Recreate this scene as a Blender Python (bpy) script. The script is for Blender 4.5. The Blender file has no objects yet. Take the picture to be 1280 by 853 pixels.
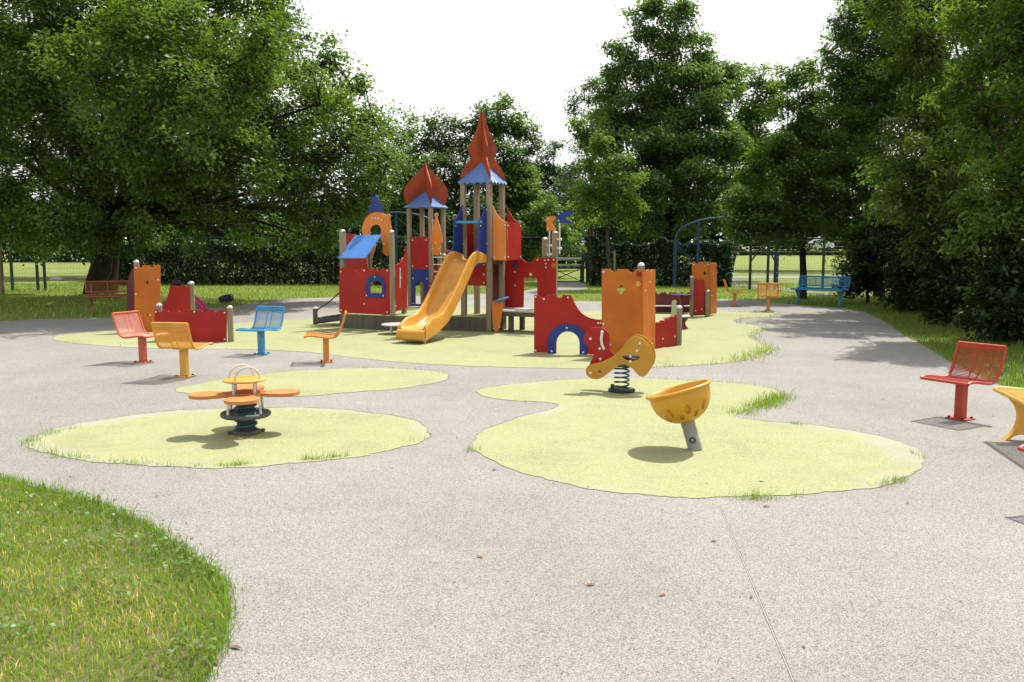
import bpy, bmesh, math, random
import numpy as np
from mathutils import Vector, Matrix
from mathutils.geometry import tessellate_polygon, delaunay_2d_cdt

random.seed(7)
rng = np.random.default_rng(7)
scene = bpy.context.scene
COL = scene.collection
R = math.radians

# ------------------------------------------------------------------ camera
F, CX, CY, HZ, H = 1100.0, 640.0, 426.5, 305.0, 1.75
PITCH = math.atan((CY - HZ) / F)
cp_, sp_ = math.cos(PITCH), math.sin(PITCH)
CAM = Vector((0, 0, H))
cam_d = bpy.data.cameras.new('camera')
cam_d.sensor_width = 36.0
cam_d.lens = 36.0 * F / 1280.0
cam_d.clip_start = 0.05
cam_d.clip_end = 2000
cam = bpy.data.objects.new('camera', cam_d)
cam.location = CAM
cam.rotation_euler = (math.pi / 2 - PITCH, 0, 0)
COL.objects.link(cam)
scene.camera = cam


def ray(px, py):
    x = (px - CX) / F
    y = -(py - CY) / F
    return Vector((x, cp_ + y * sp_, -sp_ + y * cp_))


def G(px, py, z=0.0):
    d = ray(px, py)
    return CAM + d * ((z - H) / d.z)


def PY(px, py, Y):
    d = ray(px, py)
    return CAM + d * (Y / d.y)


# ------------------------------------------------------------------ mesh builder (world coordinates)
INV = {}


def inv_of(p):
    while p is not None:
        if p.name in INV:
            return INV[p.name]
        p = p.parent
    return None


class MB:
    def __init__(s):
        s.v, s.f, s.m = [], [], []

    def add(s, vs, fs, mi=0):
        o = len(s.v)
        s.v += [tuple(v) for v in vs]
        for f in fs:
            s.f.append(tuple(i + o for i in f))
            s.m.append(mi)

    def box(s, c, size, mi=0, rz=0.0, M=None):
        hx, hy, hz = size[0] / 2, size[1] / 2, size[2] / 2
        vs = [Vector((x, y, z)) for x in (-hx, hx) for y in (-hy, hy) for z in (-hz, hz)]
        if M is None:
            M = Matrix.Rotation(rz, 3, 'Z')
        c = Vector(c)
        vs = [M @ v + c for v in vs]
        s.add(vs, [(0, 1, 3, 2), (4, 6, 7, 5), (0, 4, 5, 1), (2, 3, 7, 6), (0, 2, 6, 4), (1, 5, 7, 3)], mi)

    def beam(s, a, b, w, h, mi=0):
        a, b = Vector(a), Vector(b)
        d = (b - a)
        q = d.to_track_quat('X', 'Z').to_matrix()
        s.box((a + b) / 2, (d.length, w, h), mi, M=q)

    def tube(s, pts, r, n=8, mi=0, caps=True, closed=False):
        pts = [Vector(p) for p in pts]
        k = len(pts)
        rs = r if isinstance(r, (list, tuple)) else [r] * k
        tang = []
        for i in range(k):
            if closed:
                t = pts[(i + 1) % k] - pts[(i - 1) % k]
            else:
                t = pts[min(i + 1, k - 1)] - pts[max(i - 1, 0)]
            tang.append(t.normalized() if t.length > 1e-9 else Vector((0, 0, 1)))
        t0 = tang[0]
        a = Vector((0, 0, 1)) if abs(t0.z) < 0.9 else Vector((1, 0, 0))
        nrm = t0.cross(a).normalized()
        vs, fs = [], []
        for i in range(k):
            t = tang[i]
            nrm = (nrm - t * nrm.dot(t))
            nrm = nrm.normalized() if nrm.length > 1e-9 else t.orthogonal().normalized()
            bn = t.cross(nrm)
            for j in range(n):
                an = 2 * math.pi * j / n
                vs.append(pts[i] + (nrm * math.cos(an) + bn * math.sin(an)) * rs[i])
        for i in range(k if closed else k - 1):
            i2 = (i + 1) % k
            for j in range(n):
                j2 = (j + 1) % n
                fs.append((i * n + j, i * n + j2, i2 * n + j2, i2 * n + j))
        if caps and not closed:
            fs.append(tuple(range(n - 1, -1, -1)))
            fs.append(tuple((k - 1) * n + j for j in range(n)))
        s.add(vs, fs, mi)

    def lathe(s, prof, n=24, mi=0, M=None, c=(0, 0, 0)):
        vs, fs = [], []
        c = Vector(c)
        M = M or Matrix.Identity(3)
        for (r, z) in prof:
            for j in range(n):
                a = 2 * math.pi * j / n
                vs.append(M @ Vector((r * math.cos(a), r * math.sin(a), z)) + c)
        k = len(prof)
        for i in range(k - 1):
            for j in range(n):
                j2 = (j + 1) % n
                fs.append((i * n + j, i * n + j2, (i + 1) * n + j2, (i + 1) * n + j))
        fs.append(tuple(range(n - 1, -1, -1)))
        fs.append(tuple((k - 1) * n + j for j in range(n)))
        s.add(vs, fs, mi)

    def cyl(s, c, r, h, n=16, mi=0, axis=(0, 0, 1), bev=0.0):
        M = Vector(axis).to_track_quat('Z', 'Y').to_matrix()
        pr = [(r, 0), (r, h)] if bev <= 0 else [(r - bev, 0), (r, bev), (r, h - bev), (r - bev, h)]
        s.lathe(pr, n, mi, M, c)

    def ball(s, c, r, n=10, mi=0, sz=1.0):
        pr = []
        for i in range(n + 1):
            a = -math.pi / 2 + math.pi * i / n
            pr.append((max(r * math.cos(a), 1e-4), r * sz * math.sin(a)))
        s.lathe(pr, n * 2, mi, None, c)

    def prism(s, loops, fn, t, mi=0):
        """loops: outer loop then holes, 2-D; fn(a, b, w) -> 3-D, w from 0 to t."""
        flat = [p for lp in loops for p in lp]
        tris = tessellate_polygon([[Vector((p[0], p[1], 0)) for p in lp] for lp in loops])
        n = len(flat)
        vs = [fn(p[0], p[1], 0.0) for p in flat] + [fn(p[0], p[1], t) for p in flat]
        fs = [tuple(tr) for tr in tris] + [tuple(i + n for i in reversed(tr)) for tr in tris]
        o = 0
        for lp in loops:
            k = len(lp)
            for i in range(k):
                j = (i + 1) % k
                fs.append((o + i, o + j, o + j + n, o + i + n))
            o += k
        s.add(vs, fs, mi)

    def build(s, name, mats, parent=None, smooth=None, bevel=0.0, label=None, recalc=True):
        me = bpy.data.meshes.new(name)
        vs = s.v
        inv = inv_of(parent) if parent is not None else None
        if inv is not None:
            vs = [inv @ Vector(v) for v in vs]
        me.from_pydata([tuple(v) for v in vs], [], s.f)
        if not isinstance(mats, (list, tuple)):
            mats = [mats]
        for m in mats:
            me.materials.append(m)
        if len(mats) > 1:
            me.polygons.foreach_set('material_index', s.m)
        if recalc:
            bm = bmesh.new()
            bm.from_mesh(me)
            bmesh.ops.recalc_face_normals(bm, faces=bm.faces)
            bm.to_mesh(me)
            bm.free()
        if smooth is not None:
            me.shade_smooth()
            me.set_sharp_from_angle(angle=R(smooth))
        me.update()
        o = bpy.data.objects.new(name, me)
        COL.objects.link(o)
        if parent is not None:
            o.parent = parent
        if bevel > 0:
            b = o.modifiers.new('bevel', 'BEVEL')
            b.width = bevel
            b.segments = 2
            b.limit_method = 'ANGLE'
            b.angle_limit = R(35)
        if label:
            o['label'] = label
        return o


def tag(o, label, cat, group=None):
    o['label'] = label
    o['category'] = cat
    if group:
        o['group'] = group
    return o


def thing(name, label, cat, loc=(0, 0, 0), rz=0.0, group=None):
    o = bpy.data.objects.new(name, None)
    COL.objects.link(o)
    o.location = loc
    o.rotation_euler = (0, 0, rz)
    o.empty_display_size = 0.2
    INV[o.name] = (Matrix.Translation(Vector(loc)) @ Matrix.Rotation(rz, 4, 'Z')).inverted()
    return tag(o, label, cat, group)


def structure(o, kind='structure'):
    o['kind'] = kind
    return o


def copy_thing(root, loc, rz, label):
    r = root.copy()
    COL.objects.link(r)
    r.location = loc
    r.rotation_euler = (0, 0, rz)
    r['label'] = label
    for ch in list(root.children):
        c = ch.copy()
        COL.objects.link(c)
        c.parent = r
        for g in ch.children:
            d = g.copy()
            COL.objects.link(d)
            d.parent = c
    return r


def spline(pts, n=5, closed=False):
    out = []
    k = len(pts)
    rngk = range(k if closed else k - 1)
    for i in rngk:
        if closed:
            p0, p1, p2, p3 = pts[(i - 1) % k], pts[i], pts[(i + 1) % k], pts[(i + 2) % k]
        else:
            p0, p1, p2, p3 = pts[max(i - 1, 0)], pts[i], pts[i + 1], pts[min(i + 2, k - 1)]
        for j in range(n):
            t = j / n
            q = []
            for a in range(len(p1)):
                q.append(0.5 * (2 * p1[a] + (p2[a] - p0[a]) * t + (2 * p0[a] - 5 * p1[a] + 4 * p2[a] - p3[a]) * t * t
                                + (3 * p1[a] - p0[a] - 3 * p2[a] + p3[a]) * t ** 3))
            out.append(tuple(q))
    if not closed:
        out.append(tuple(pts[-1]))
    return out


def arc(cx, cy, rx, ry, a0, a1, n=10):
    return [(cx + rx * math.cos(R(a0 + (a1 - a0) * i / n)), cy + ry * math.sin(R(a0 + (a1 - a0) * i / n))) for i in range(n + 1)]


# ------------------------------------------------------------------ materials
def new_mat(name):
    m = bpy.data.materials.new(name)
    m.use_nodes = True
    nt = m.node_tree
    for n in list(nt.nodes):
        nt.nodes.remove(n)
    out = nt.nodes.new('ShaderNodeOutputMaterial')
    return m, nt, out


def N(nt, t, **kw):
    n = nt.nodes.new(t)
    for k, v in kw.items():
        if k.startswith('i_'):
            key = k[2:]
            key = int(key) if key.isdigit() else key.replace('_', ' ')
            n.inputs[key].default_value = v
        else:
            setattr(n, k, v)
    return n


def ramp(nt, fac, stops, interp='LINEAR'):
    r = nt.nodes.new('ShaderNodeValToRGB')
    r.color_ramp.interpolation = interp
    el = r.color_ramp.elements
    while len(el) < len(stops):
        el.new(0.5)
    for e, (p, c) in zip(el, stops):
        e.position = p
        e.color = (*c, 1) if len(c) == 3 else c
    nt.links.new(fac, r.inputs[0])
    return r.outputs[0]


def mixc(nt, fac, a, b, mode='MIX'):
    m = nt.nodes.new('ShaderNodeMix')
    m.data_type = 'RGBA'
    m.blend_type = mode
    for sock, val in ((m.inputs[0], fac), (m.inputs[6], a), (m.inputs[7], b)):
        if hasattr(val, 'is_linked'):
            nt.links.new(val, sock)
        elif isinstance(val, (int, float)):
            sock.default_value = val
        else:
            sock.default_value = (*val, 1) if len(val) == 3 else val
    return m.outputs[2]


def noise(nt, scale, detail=4, rough=0.6, coord=None, out='Fac'):
    n = N(nt, 'ShaderNodeTexNoise')
    n.inputs['Scale'].default_value = scale
    n.inputs['Detail'].default_value = detail
    n.inputs['Roughness'].default_value = rough
    if coord is not None:
        nt.links.new(coord, n.inputs['Vector'])
    return n.outputs[out]


def objco(nt):
    return N(nt, 'ShaderNodeTexCoord').outputs['Object']


def plastic(name, col, rough=0.38, var=0.12, dirt=0.12, bump=0.02, spec=0.4, fade=0.1):
    """Painted or through-coloured board: faint fading, dust low down, fine scratches in the gloss."""
    m, nt, out = new_mat(name)
    col = tuple(c * 0.86 for c in col)
    co = objco(nt)
    big = noise(nt, 1.7, 5, 0.65, co)
    fine = noise(nt, 38, 3, 0.7, co)
    pale = tuple(min(1, c * 0.8 + 0.2 * (sum(col) / 3) + 0.05) for c in col)
    dark = tuple(c * (1 - var * 2.2) for c in col)
    f1 = ramp(nt, big, [(0.35, (0, 0, 0)), (0.7, (1, 1, 1))])
    c1 = mixc(nt, f1, dark, col)
    f2 = ramp(nt, fine, [(0.55, (0, 0, 0)), (0.85, (fade * 2,) * 3)])
    c2 = mixc(nt, f2, c1, pale)
    sp = noise(nt, 9, 6, 0.75, co)
    f3 = ramp(nt, sp, [(0.58, (0, 0, 0)), (0.75, (dirt * 2.2,) * 3)])
    c3 = mixc(nt, f3, c2, (0.13, 0.11, 0.08))
    b = N(nt, 'ShaderNodeBsdfPrincipled')
    nt.links.new(c3, b.inputs['Base Color'])
    b.inputs['Specular IOR Level'].default_value = spec
    rr = ramp(nt, sp, [(0.3, (rough - 0.08,) * 3), (0.7, (rough + 0.2,) * 3)])
    nt.links.new(rr, b.inputs['Roughness'])
    bp = N(nt, 'ShaderNodeBump')
    bp.inputs['Strength'].default_value = bump * 5
    bp.inputs['Distance'].default_value = 0.004
    nt.links.new(fine, bp.inputs['Height'])
    nt.links.new(bp.outputs[0], b.inputs['Normal'])
    nt.links.new(b.outputs[0], out.inputs[0])
    return m


def metal(name, col, rough=0.4, metallic=0.9):
    m, nt, out = new_mat(name)
    co = objco(nt)
    f = noise(nt, 22, 5, 0.7, co)
    c = mixc(nt, ramp(nt, f, [(0.4, (0, 0, 0)), (0.75, (1, 1, 1))]), col, tuple(x * 0.55 for x in col))
    b = N(nt, 'ShaderNodeBsdfPrincipled')
    nt.links.new(c, b.inputs['Base Color'])
    b.inputs['Metallic'].default_value = metallic
    nt.links.new(ramp(nt, f, [(0.3, (rough,) * 3), (0.8, (min(1, rough + 0.25),) * 3)]), b.inputs['Roughness'])
    nt.links.new(b.outputs[0], out.inputs[0])
    return m


def wood(name, light, dark, rough=0.75):
    m, nt, out = new_mat(name)
    tc = objco(nt)
    mp = N(nt, 'ShaderNodeMapping')
    mp.inputs['Scale'].default_value = (26, 26, 1.6)
    nt.links.new(tc, mp.inputs[0])
    g = noise(nt, 1.0, 6, 0.7, mp.outputs[0])
    big = noise(nt, 1.3, 3, 0.6, tc)
    c = mixc(nt, ramp(nt, g, [(0.3, (0, 0, 0)), (0.7, (1, 1, 1))]), dark, light)
    c = mixc(nt, ramp(nt, big, [(0.4, (0, 0, 0)), (0.8, (0.6, 0.6, 0.6))]), c, (0.19, 0.2, 0.15))
    b = N(nt, 'ShaderNodeBsdfPrincipled')
    nt.links.new(c, b.inputs['Base Color'])
    b.inputs['Roughness'].default_value = rough
    b.inputs['Specular IOR Level'].default_value = 0.2
    bp = N(nt, 'ShaderNodeBump')
    bp.inputs['Strength'].default_value = 0.5
    bp.inputs['Distance'].default_value = 0.006
    nt.links.new(g, bp.inputs['Height'])
    nt.links.new(bp.outputs[0], b.inputs['Normal'])
    nt.links.new(b.outputs[0], out.inputs[0])
    return m


def leafmat(name, a, b, trans=0.45, gloss=0.08, tint=None, rough=0.5):
    m, nt, out = new_mat(name)
    at = N(nt, 'ShaderNodeAttribute', attribute_name='tone')
    stops = [(0.0, a), (1.0, b)]
    if tint:
        stops = [(0.0, a), (0.82, b), (1.0, tint)]
    c = ramp(nt, at.outputs['Fac'], stops)
    d = N(nt, 'ShaderNodeBsdfDiffuse')
    nt.links.new(c, d.inputs[0])
    t = N(nt, 'ShaderNodeBsdfTranslucent')
    tc = mixc(nt, 1.0, c, (1.45, 1.4, 0.55), 'MULTIPLY')
    nt.links.new(tc, t.inputs[0])
    mx = N(nt, 'ShaderNodeMixShader')
    mx.inputs[0].default_value = trans
    nt.links.new(d.outputs[0], mx.inputs[1])
    nt.links.new(t.outputs[0], mx.inputs[2])
    last = mx.outputs[0]
    if gloss > 0:
        g = N(nt, 'ShaderNodeBsdfGlossy')
        g.inputs['Roughness'].default_value = rough
        g.inputs[0].default_value = (0.9, 0.95, 0.85, 1)
        m2 = N(nt, 'ShaderNodeMixShader')
        m2.inputs[0].default_value = gloss * 0.5
        nt.links.new(last, m2.inputs[1])
        nt.links.new(g.outputs[0], m2.inputs[2])
        last = m2.outputs[0]
    nt.links.new(last, out.inputs[0])
    return m


def bark(name, a, b):
    m, nt, out = new_mat(name)
    tc = objco(nt)
    mp = N(nt, 'ShaderNodeMapping')
    mp.inputs['Scale'].default_value = (9, 9, 2.2)
    nt.links.new(tc, mp.inputs[0])
    g = noise(nt, 1.5, 8, 0.75, mp.outputs[0])
    c = mixc(nt, ramp(nt, g, [(0.35, (0, 0, 0)), (0.65, (1, 1, 1))]), a, b)
    bs = N(nt, 'ShaderNodeBsdfPrincipled')
    nt.links.new(c, bs.inputs['Base Color'])
    bs.inputs['Roughness'].default_value = 0.9
    bs.inputs['Specular IOR Level'].default_value = 0.1
    bp = N(nt, 'ShaderNodeBump')
    bp.inputs['Strength'].default_value = 0.9
    bp.inputs['Distance'].default_value = 0.04
    nt.links.new(g, bp.inputs['Height'])
    nt.links.new(bp.outputs[0], bs.inputs['Normal'])
    nt.links.new(bs.outputs[0], out.inputs[0])
    return m


RED = plastic('red_board', (0.42, 0.020, 0.012), 0.42, spec=0.22, dirt=0.08)
CORAL = plastic('coral_steel', (0.64, 0.145, 0.07), 0.35)
SCARLET = plastic('red_steel', (0.50, 0.050, 0.020), 0.4)
ORANGE = plastic('orange_board', (0.58, 0.155, 0.014), 0.42, spec=0.25, dirt=0.07)
BRIGHT_ORANGE = plastic('bright_orange_board', (0.78, 0.25, 0.03))
ORANGE_STEEL = plastic('orange_steel', (0.74, 0.30, 0.05), 0.35)
YELLOW_STEEL = plastic('yellow_steel', (0.80, 0.42, 0.06), 0.35)
YELLOW = plastic('yellow_plastic', (0.74, 0.37, 0.025), 0.33)
MUSTARD = plastic('mustard_board', (0.58, 0.28, 0.022), 0.36)
SLIDE_Y = plastic('slide_plastic', (0.72, 0.34, 0.05), 0.28, dirt=0.06)
BLUE = plastic('blue_board', (0.018, 0.045, 0.27), spec=0.3, dirt=0.05)
ROOF_BLUE = plastic('blue_roof_sheet', (0.10, 0.27, 0.70), 0.3, spec=0.6, dirt=0.03, var=0.06)
SKY_STEEL = plastic('light_blue_steel', (0.06, 0.33, 0.62), 0.33)
TEAL_STEEL = plastic('bench_blue_steel', (0.03, 0.27, 0.46), 0.35)
BROWN_STEEL = plastic('brown_steel', (0.30, 0.11, 0.035), 0.45)
WOOD = wood('weathered_post_wood', (0.33, 0.27, 0.18), (0.15, 0.115, 0.07))
FADED = plastic('faded_orange_board', (0.62, 0.235, 0.06), 0.5, var=0.1, dirt=0.12)
DARKWOOD = wood('dark_plinth_wood', (0.11, 0.10, 0.075), (0.045, 0.04, 0.03))
STEEL = metal('galvanised_steel', (0.62, 0.62, 0.6), 0.42, 0.85)
BOLT = plastic('pale_bolt_cap', (0.72, 0.70, 0.66), 0.3, 0.03, 0.03)
BLACK = plastic('black_rubber', (0.025, 0.026, 0.03), 0.55)
GREY = plastic('grey_rubber', (0.10, 0.105, 0.11), 0.55)
WHITE = plastic('cream_paint', (0.74, 0.72, 0.62), 0.4)
GREENCOIL = plastic('dark_green_coil', (0.018, 0.085, 0.07), 0.35)
TEALCOIL = plastic('teal_coil', (0.02, 0.11, 0.16), 0.35)
FENCE_GREEN = plastic('dark_green_fence_paint', (0.018, 0.05, 0.035), 0.45)
FRAME_BLUE = plastic('blue_frame_paint', (0.025, 0.07, 0.16), 0.45)
PALE_GREEN = plastic('pale_green_paint', (0.50, 0.58, 0.38), 0.5)
GREY_POLE = plastic('grey_pole', (0.30, 0.30, 0.27), 0.5)
PURPLE = plastic('purple_board', (0.12, 0.03, 0.14), 0.2, spec=0.6)
MAROON = plastic('maroon_board', (0.15, 0.018, 0.02))
HOOP = plastic('cream_tube', (0.72, 0.66, 0.54), 0.4)
CONCRETE = plastic('pale_plate', (0.56, 0.52, 0.46), 0.55)
ROPE = plastic('dark_rope', (0.05, 0.045, 0.04), 0.8)
# ------------------------------------------------------------------ sun, sky
SUN_TO = Vector((0.40, 0.46, 1.0)).normalized()
EL = math.asin(SUN_TO.z)
AZ = math.atan2(SUN_TO.x, SUN_TO.y)
sd = bpy.data.lights.new('sun', 'SUN')
sd.energy = 4.8
sd.angle = R(0.55)
sd.color = (1.0, 0.965, 0.90)
so = bpy.data.objects.new('sun', sd)
so.rotation_euler = (-SUN_TO).to_track_quat('-Z', 'Y').to_euler()
so.location = (20, 20, 40)
COL.objects.link(so)

w = bpy.data.worlds.new('World')
scene.world = w
w.use_nodes = True
nt = w.node_tree
for n in list(nt.nodes):
    nt.nodes.remove(n)
wo = nt.nodes.new('ShaderNodeOutputWorld')
bg = nt.nodes.new('ShaderNodeBackground')
sky = nt.nodes.new('ShaderNodeTexSky')
sky.sky_type = 'NISHITA'
sky.sun_disc = False
sky.sun_elevation = EL
sky.sun_rotation = AZ
sky.air_density = 1.0
sky.dust_density = 6.0
sky.ozone_density = 1.0
# a thin bright veil of high cloud over the whole sky
tc = nt.nodes.new('ShaderNodeTexCoord')
mp = nt.nodes.new('ShaderNodeMapping')
mp.inputs['Scale'].default_value = (1.2, 1.2, 3.0)
nt.links.new(tc.outputs['Generated'], mp.inputs[0])
cl = noise(nt, 2.2, 7, 0.62, mp.outputs[0])
veil = ramp(nt, cl, [(0.25, (0.75, 0.75, 0.75)), (0.6, (1.0, 1.0, 1.0))])
sx = nt.nodes.new('ShaderNodeSeparateXYZ')
nt.links.new(tc.outputs['Generated'], sx.inputs[0])
alt = ramp(nt, sx.outputs[2], [(0.0, (0.92, 0.92, 0.92)), (0.45, (0.85, 0.85, 0.85)), (0.9, (0.25, 0.25, 0.25))])
vf = nt.nodes.new('ShaderNodeMath')
vf.operation = 'MULTIPLY'
nt.links.new(veil, vf.inputs[0])
nt.links.new(alt, vf.inputs[1])
skyc = mixc(nt, vf.outputs[0], sky.outputs[0], (11.6, 11.6, 11.6))
nt.links.new(skyc, bg.inputs[0])
bg.inputs[1].default_value = 0.10
nt.links.new(bg.outputs[0], wo.inputs[0])

vs_ = scene.view_settings
scene.display_settings.display_device = 'sRGB'
vs_.view_transform = 'Standard'
vs_.look = 'None'
vs_.exposure = 0.48
vs_.gamma = 1.0
vs_.use_curve_mapping = False
cy = scene.cycles
cy.max_bounces = 7
cy.diffuse_bounces = 4
cy.glossy_bounces = 2
cy.transmission_bounces = 3
cy.transparent_max_bounces = 4
cy.caustics_reflective = False
cy.caustics_refractive = False
cy.use_denoising = True
cy.sample_clamp_indirect = 6

# ------------------------------------------------------------------ ground materials
def ground_grass_mat(name, stops, stripes=False, scale=1.0):
    m, nt, out = new_mat(name)
    co = N(nt, 'ShaderNodeTexCoord').outputs['Object']
    a = noise(nt, 0.35 * scale, 6, 0.7, co)
    b = noise(nt, 7.0 * scale, 5, 0.75, co)
    mm = N(nt, 'ShaderNodeMath', operation='ADD')
    h1 = N(nt, 'ShaderNodeMath', operation='MULTIPLY')
    h1.inputs[1].default_value = 0.5
    h2 = N(nt, 'ShaderNodeMath', operation='MULTIPLY')
    h2.inputs[1].default_value = 0.5
    nt.links.new(a, h1.inputs[0])
    nt.links.new(b, h2.inputs[0])
    nt.links.new(h1.outputs[0], mm.inputs[0])
    nt.links.new(h2.outputs[0], mm.inputs[1])
    c = ramp(nt, mm.outputs[0], stops)
    bs = N(nt, 'ShaderNodeBsdfPrincipled')
    nt.links.new(c, bs.inputs['Base Color'])
    bs.inputs['Roughness'].default_value = 0.9
    bs.inputs['Specular IOR Level'].default_value = 0.1
    bp = N(nt, 'ShaderNodeBump')
    bp.inputs['Strength'].default_value = 0.8
    bp.inputs['Distance'].default_value = 0.05
    f = noise(nt, 60 * scale, 4, 0.8, co)
    nt.links.new(f, bp.inputs['Height'])
    nt.links.new(bp.outputs[0], bs.inputs['Normal'])
    nt.links.new(bs.outputs[0], out.inputs[0])
    return m


LAWN = ground_grass_mat('mown_lawn', [(0.3, (0.12, 0.16, 0.035)), (0.5, (0.18, 0.225, 0.055)), (0.7, (0.26, 0.27, 0.09))])
SOILGRASS = ground_grass_mat('rough_turf', [(0.3, (0.12, 0.16, 0.04)), (0.48, (0.20, 0.215, 0.08)), (0.62, (0.33, 0.29, 0.16))], scale=2.0)


def pave_mat():
    m, nt, out = new_mat('exposed_aggregate')
    co = N(nt, 'ShaderNodeTexCoord').outputs['Object']
    v = N(nt, 'ShaderNodeTexVoronoi', feature='F1')
    v.inputs['Scale'].default_value = 190
    nt.links.new(co, v.inputs['Vector'])
    sep = N(nt, 'ShaderNodeSeparateColor')
    nt.links.new(v.outputs['Color'], sep.inputs[0])
    stone = ramp(nt, sep.outputs[0], [(0.0, (0.12, 0.115, 0.105)), (0.14, (0.222, 0.217, 0.204)), (0.35, (0.288, 0.284, 0.268)),
                                      (0.7, (0.328, 0.322, 0.303)), (0.88, (0.362, 0.347, 0.315)), (1.0, (0.48, 0.47, 0.44))])
    gap = ramp(nt, v.outputs['Distance'], [(0.38, (1, 1, 1)), (0.75, (0.6, 0.58, 0.55))])
    c = mixc(nt, 1.0, stone, gap, 'MULTIPLY')
    big = noise(nt, 0.33, 6, 0.65, co)
    c = mixc(nt, ramp(nt, big, [(0.38, (0, 0, 0)), (0.66, (0.85, 0.85, 0.85))]), c, mixc(nt, 1.0, c, (0.80, 0.79, 0.77), 'MULTIPLY'))
    mid = noise(nt, 3.1, 7, 0.75, co)
    c = mixc(nt, ramp(nt, mid, [(0.54, (0, 0, 0)), (0.78, (0.75, 0.75, 0.75))]), c, mixc(nt, 1.0, c, (0.72, 0.70, 0.66), 'MULTIPLY'))
    grit = noise(nt, 24, 4, 0.85, co)
    c = mixc(nt, ramp(nt, grit, [(0.3, (1, 1, 1)), (0.44, (0, 0, 0))]), c, mixc(nt, 1.0, c, (0.66, 0.64, 0.6), 'MULTIPLY'))
    bs = N(nt, 'ShaderNodeBsdfPrincipled')
    nt.links.new(c, bs.inputs['Base Color'])
    bs.inputs['Roughness'].default_value = 0.85
    bs.inputs['Specular IOR Level'].default_value = 0.25
    bp = N(nt, 'ShaderNodeBump', invert=True)
    bp.inputs['Strength'].default_value = 0.32
    bp.inputs['Distance'].default_value = 0.006
    nt.links.new(v.outputs['Distance'], bp.inputs['Height'])
    nt.links.new(bp.outputs[0], bs.inputs['Normal'])
    nt.links.new(bs.outputs[0], out.inputs[0])
    return m


def lime_mat():
    m, nt, out = new_mat('lime_rubber_granules')
    co = N(nt, 'ShaderNodeTexCoord').outputs['Object']
    v = N(nt, 'ShaderNodeTexVoronoi', feature='F1')
    v.inputs['Scale'].default_value = 130
    nt.links.new(co, v.inputs['Vector'])
    sep = N(nt, 'ShaderNodeSeparateColor')
    nt.links.new(v.outputs['Color'], sep.inputs[0])
    c = ramp(nt, sep.outputs[0], [(0.0, (0.13, 0.145, 0.07)), (0.2, (0.238, 0.26, 0.125)), (0.7, (0.285, 0.308, 0.148)), (1.0, (0.37, 0.38, 0.20))])
    big = noise(nt, 0.8, 6, 0.7, co)
    c = mixc(nt, ramp(nt, big, [(0.35, (0, 0, 0)), (0.7, (0.65, 0.65, 0.65))]), c, (0.305, 0.31, 0.165))
    spk = noise(nt, 17, 6, 0.8, co)
    c = mixc(nt, ramp(nt, spk, [(0.62, (0, 0, 0)), (0.74, (0.55, 0.55, 0.55))]), c, (0.16, 0.165, 0.09))
    scuff = noise(nt, 5.5, 9, 0.8, co)
    c = mixc(nt, ramp(nt, scuff, [(0.52, (0, 0, 0)), (0.72, (0.6, 0.6, 0.6))]), c, (0.325, 0.325, 0.20))
    # wear towards the rims: the coloured granules are gone and the pale binder shows
    at = N(nt, 'ShaderNodeAttribute', attribute_name='rim')
    wn = noise(nt, 2.2, 9, 0.8, co)
    patch = noise(nt, 0.42, 3, 0.6, co)
    pf = ramp(nt, patch, [(0.40, (0, 0, 0)), (0.62, (1, 1, 1))])
    rm = N(nt, 'ShaderNodeMath', operation='MULTIPLY')
    nt.links.new(at.outputs['Fac'], rm.inputs[0])
    nt.links.new(pf, rm.inputs[1])
    ad = N(nt, 'ShaderNodeMath', operation='ADD')
    nt.links.new(rm.outputs[0], ad.inputs[0])
    nt.links.new(wn, ad.inputs[1])
    wf = ramp(nt, ad.outputs[0], [(0.80, (0, 0, 0)), (1.15, (0.65, 0.65, 0.65))])
    c = mixc(nt, wf, c, (0.315, 0.305, 0.25))
    dirt = noise(nt, 1.1, 8, 0.75, co)
    c = mixc(nt, ramp(nt, dirt, [(0.5, (0, 0, 0)), (0.74, (0.7, 0.7, 0.7))]), c, mixc(nt, 1.0, c, (0.74, 0.73, 0.74), 'MULTIPLY'))
    # the ragged last centimetres, frayed down to the grey base
    fr_n = noise(nt, 13, 6, 0.8, co)
    ad2 = N(nt, 'ShaderNodeMath', operation='ADD')
    nt.links.new(at.outputs['Fac'], ad2.inputs[0])
    nt.links.new(fr_n, ad2.inputs[1])
    c = mixc(nt, ramp(nt, ad2.outputs[0], [(1.10, (0, 0, 0)), (1.22, (0.9, 0.9, 0.9))]), c, (0.27, 0.262, 0.235))
    bs = N(nt, 'ShaderNodeBsdfPrincipled')
    nt.links.new(c, bs.inputs['Base Color'])
    bs.inputs['Roughness'].default_value = 0.9
    bs.inputs['Specular IOR Level'].default_value = 0.15
    bp = N(nt, 'ShaderNodeBump')
    bp.inputs['Strength'].default_value = 0.5
    bp.inputs['Distance'].default_value = 0.004
    nt.links.new(spk, bp.inputs['Height'])
    nt.links.new(bp.outputs[0], bs.inputs['Normal'])
    nt.links.new(bs.outputs[0], out.inputs[0])
    return m


PAVE, LIME = pave_mat(), lime_mat()
GAP_SHADE = ground_grass_mat('gap_and_rim_shade', [(0.3, (0.09, 0.08, 0.06)), (0.5, (0.2, 0.19, 0.14)), (0.62, (0.33, 0.31, 0.25))], scale=6)  # serves the pavement joint and the painted shade along the lime rims
JOINT = plastic('pale_joint_filler', (0.50, 0.49, 0.46), 0.8)


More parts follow.
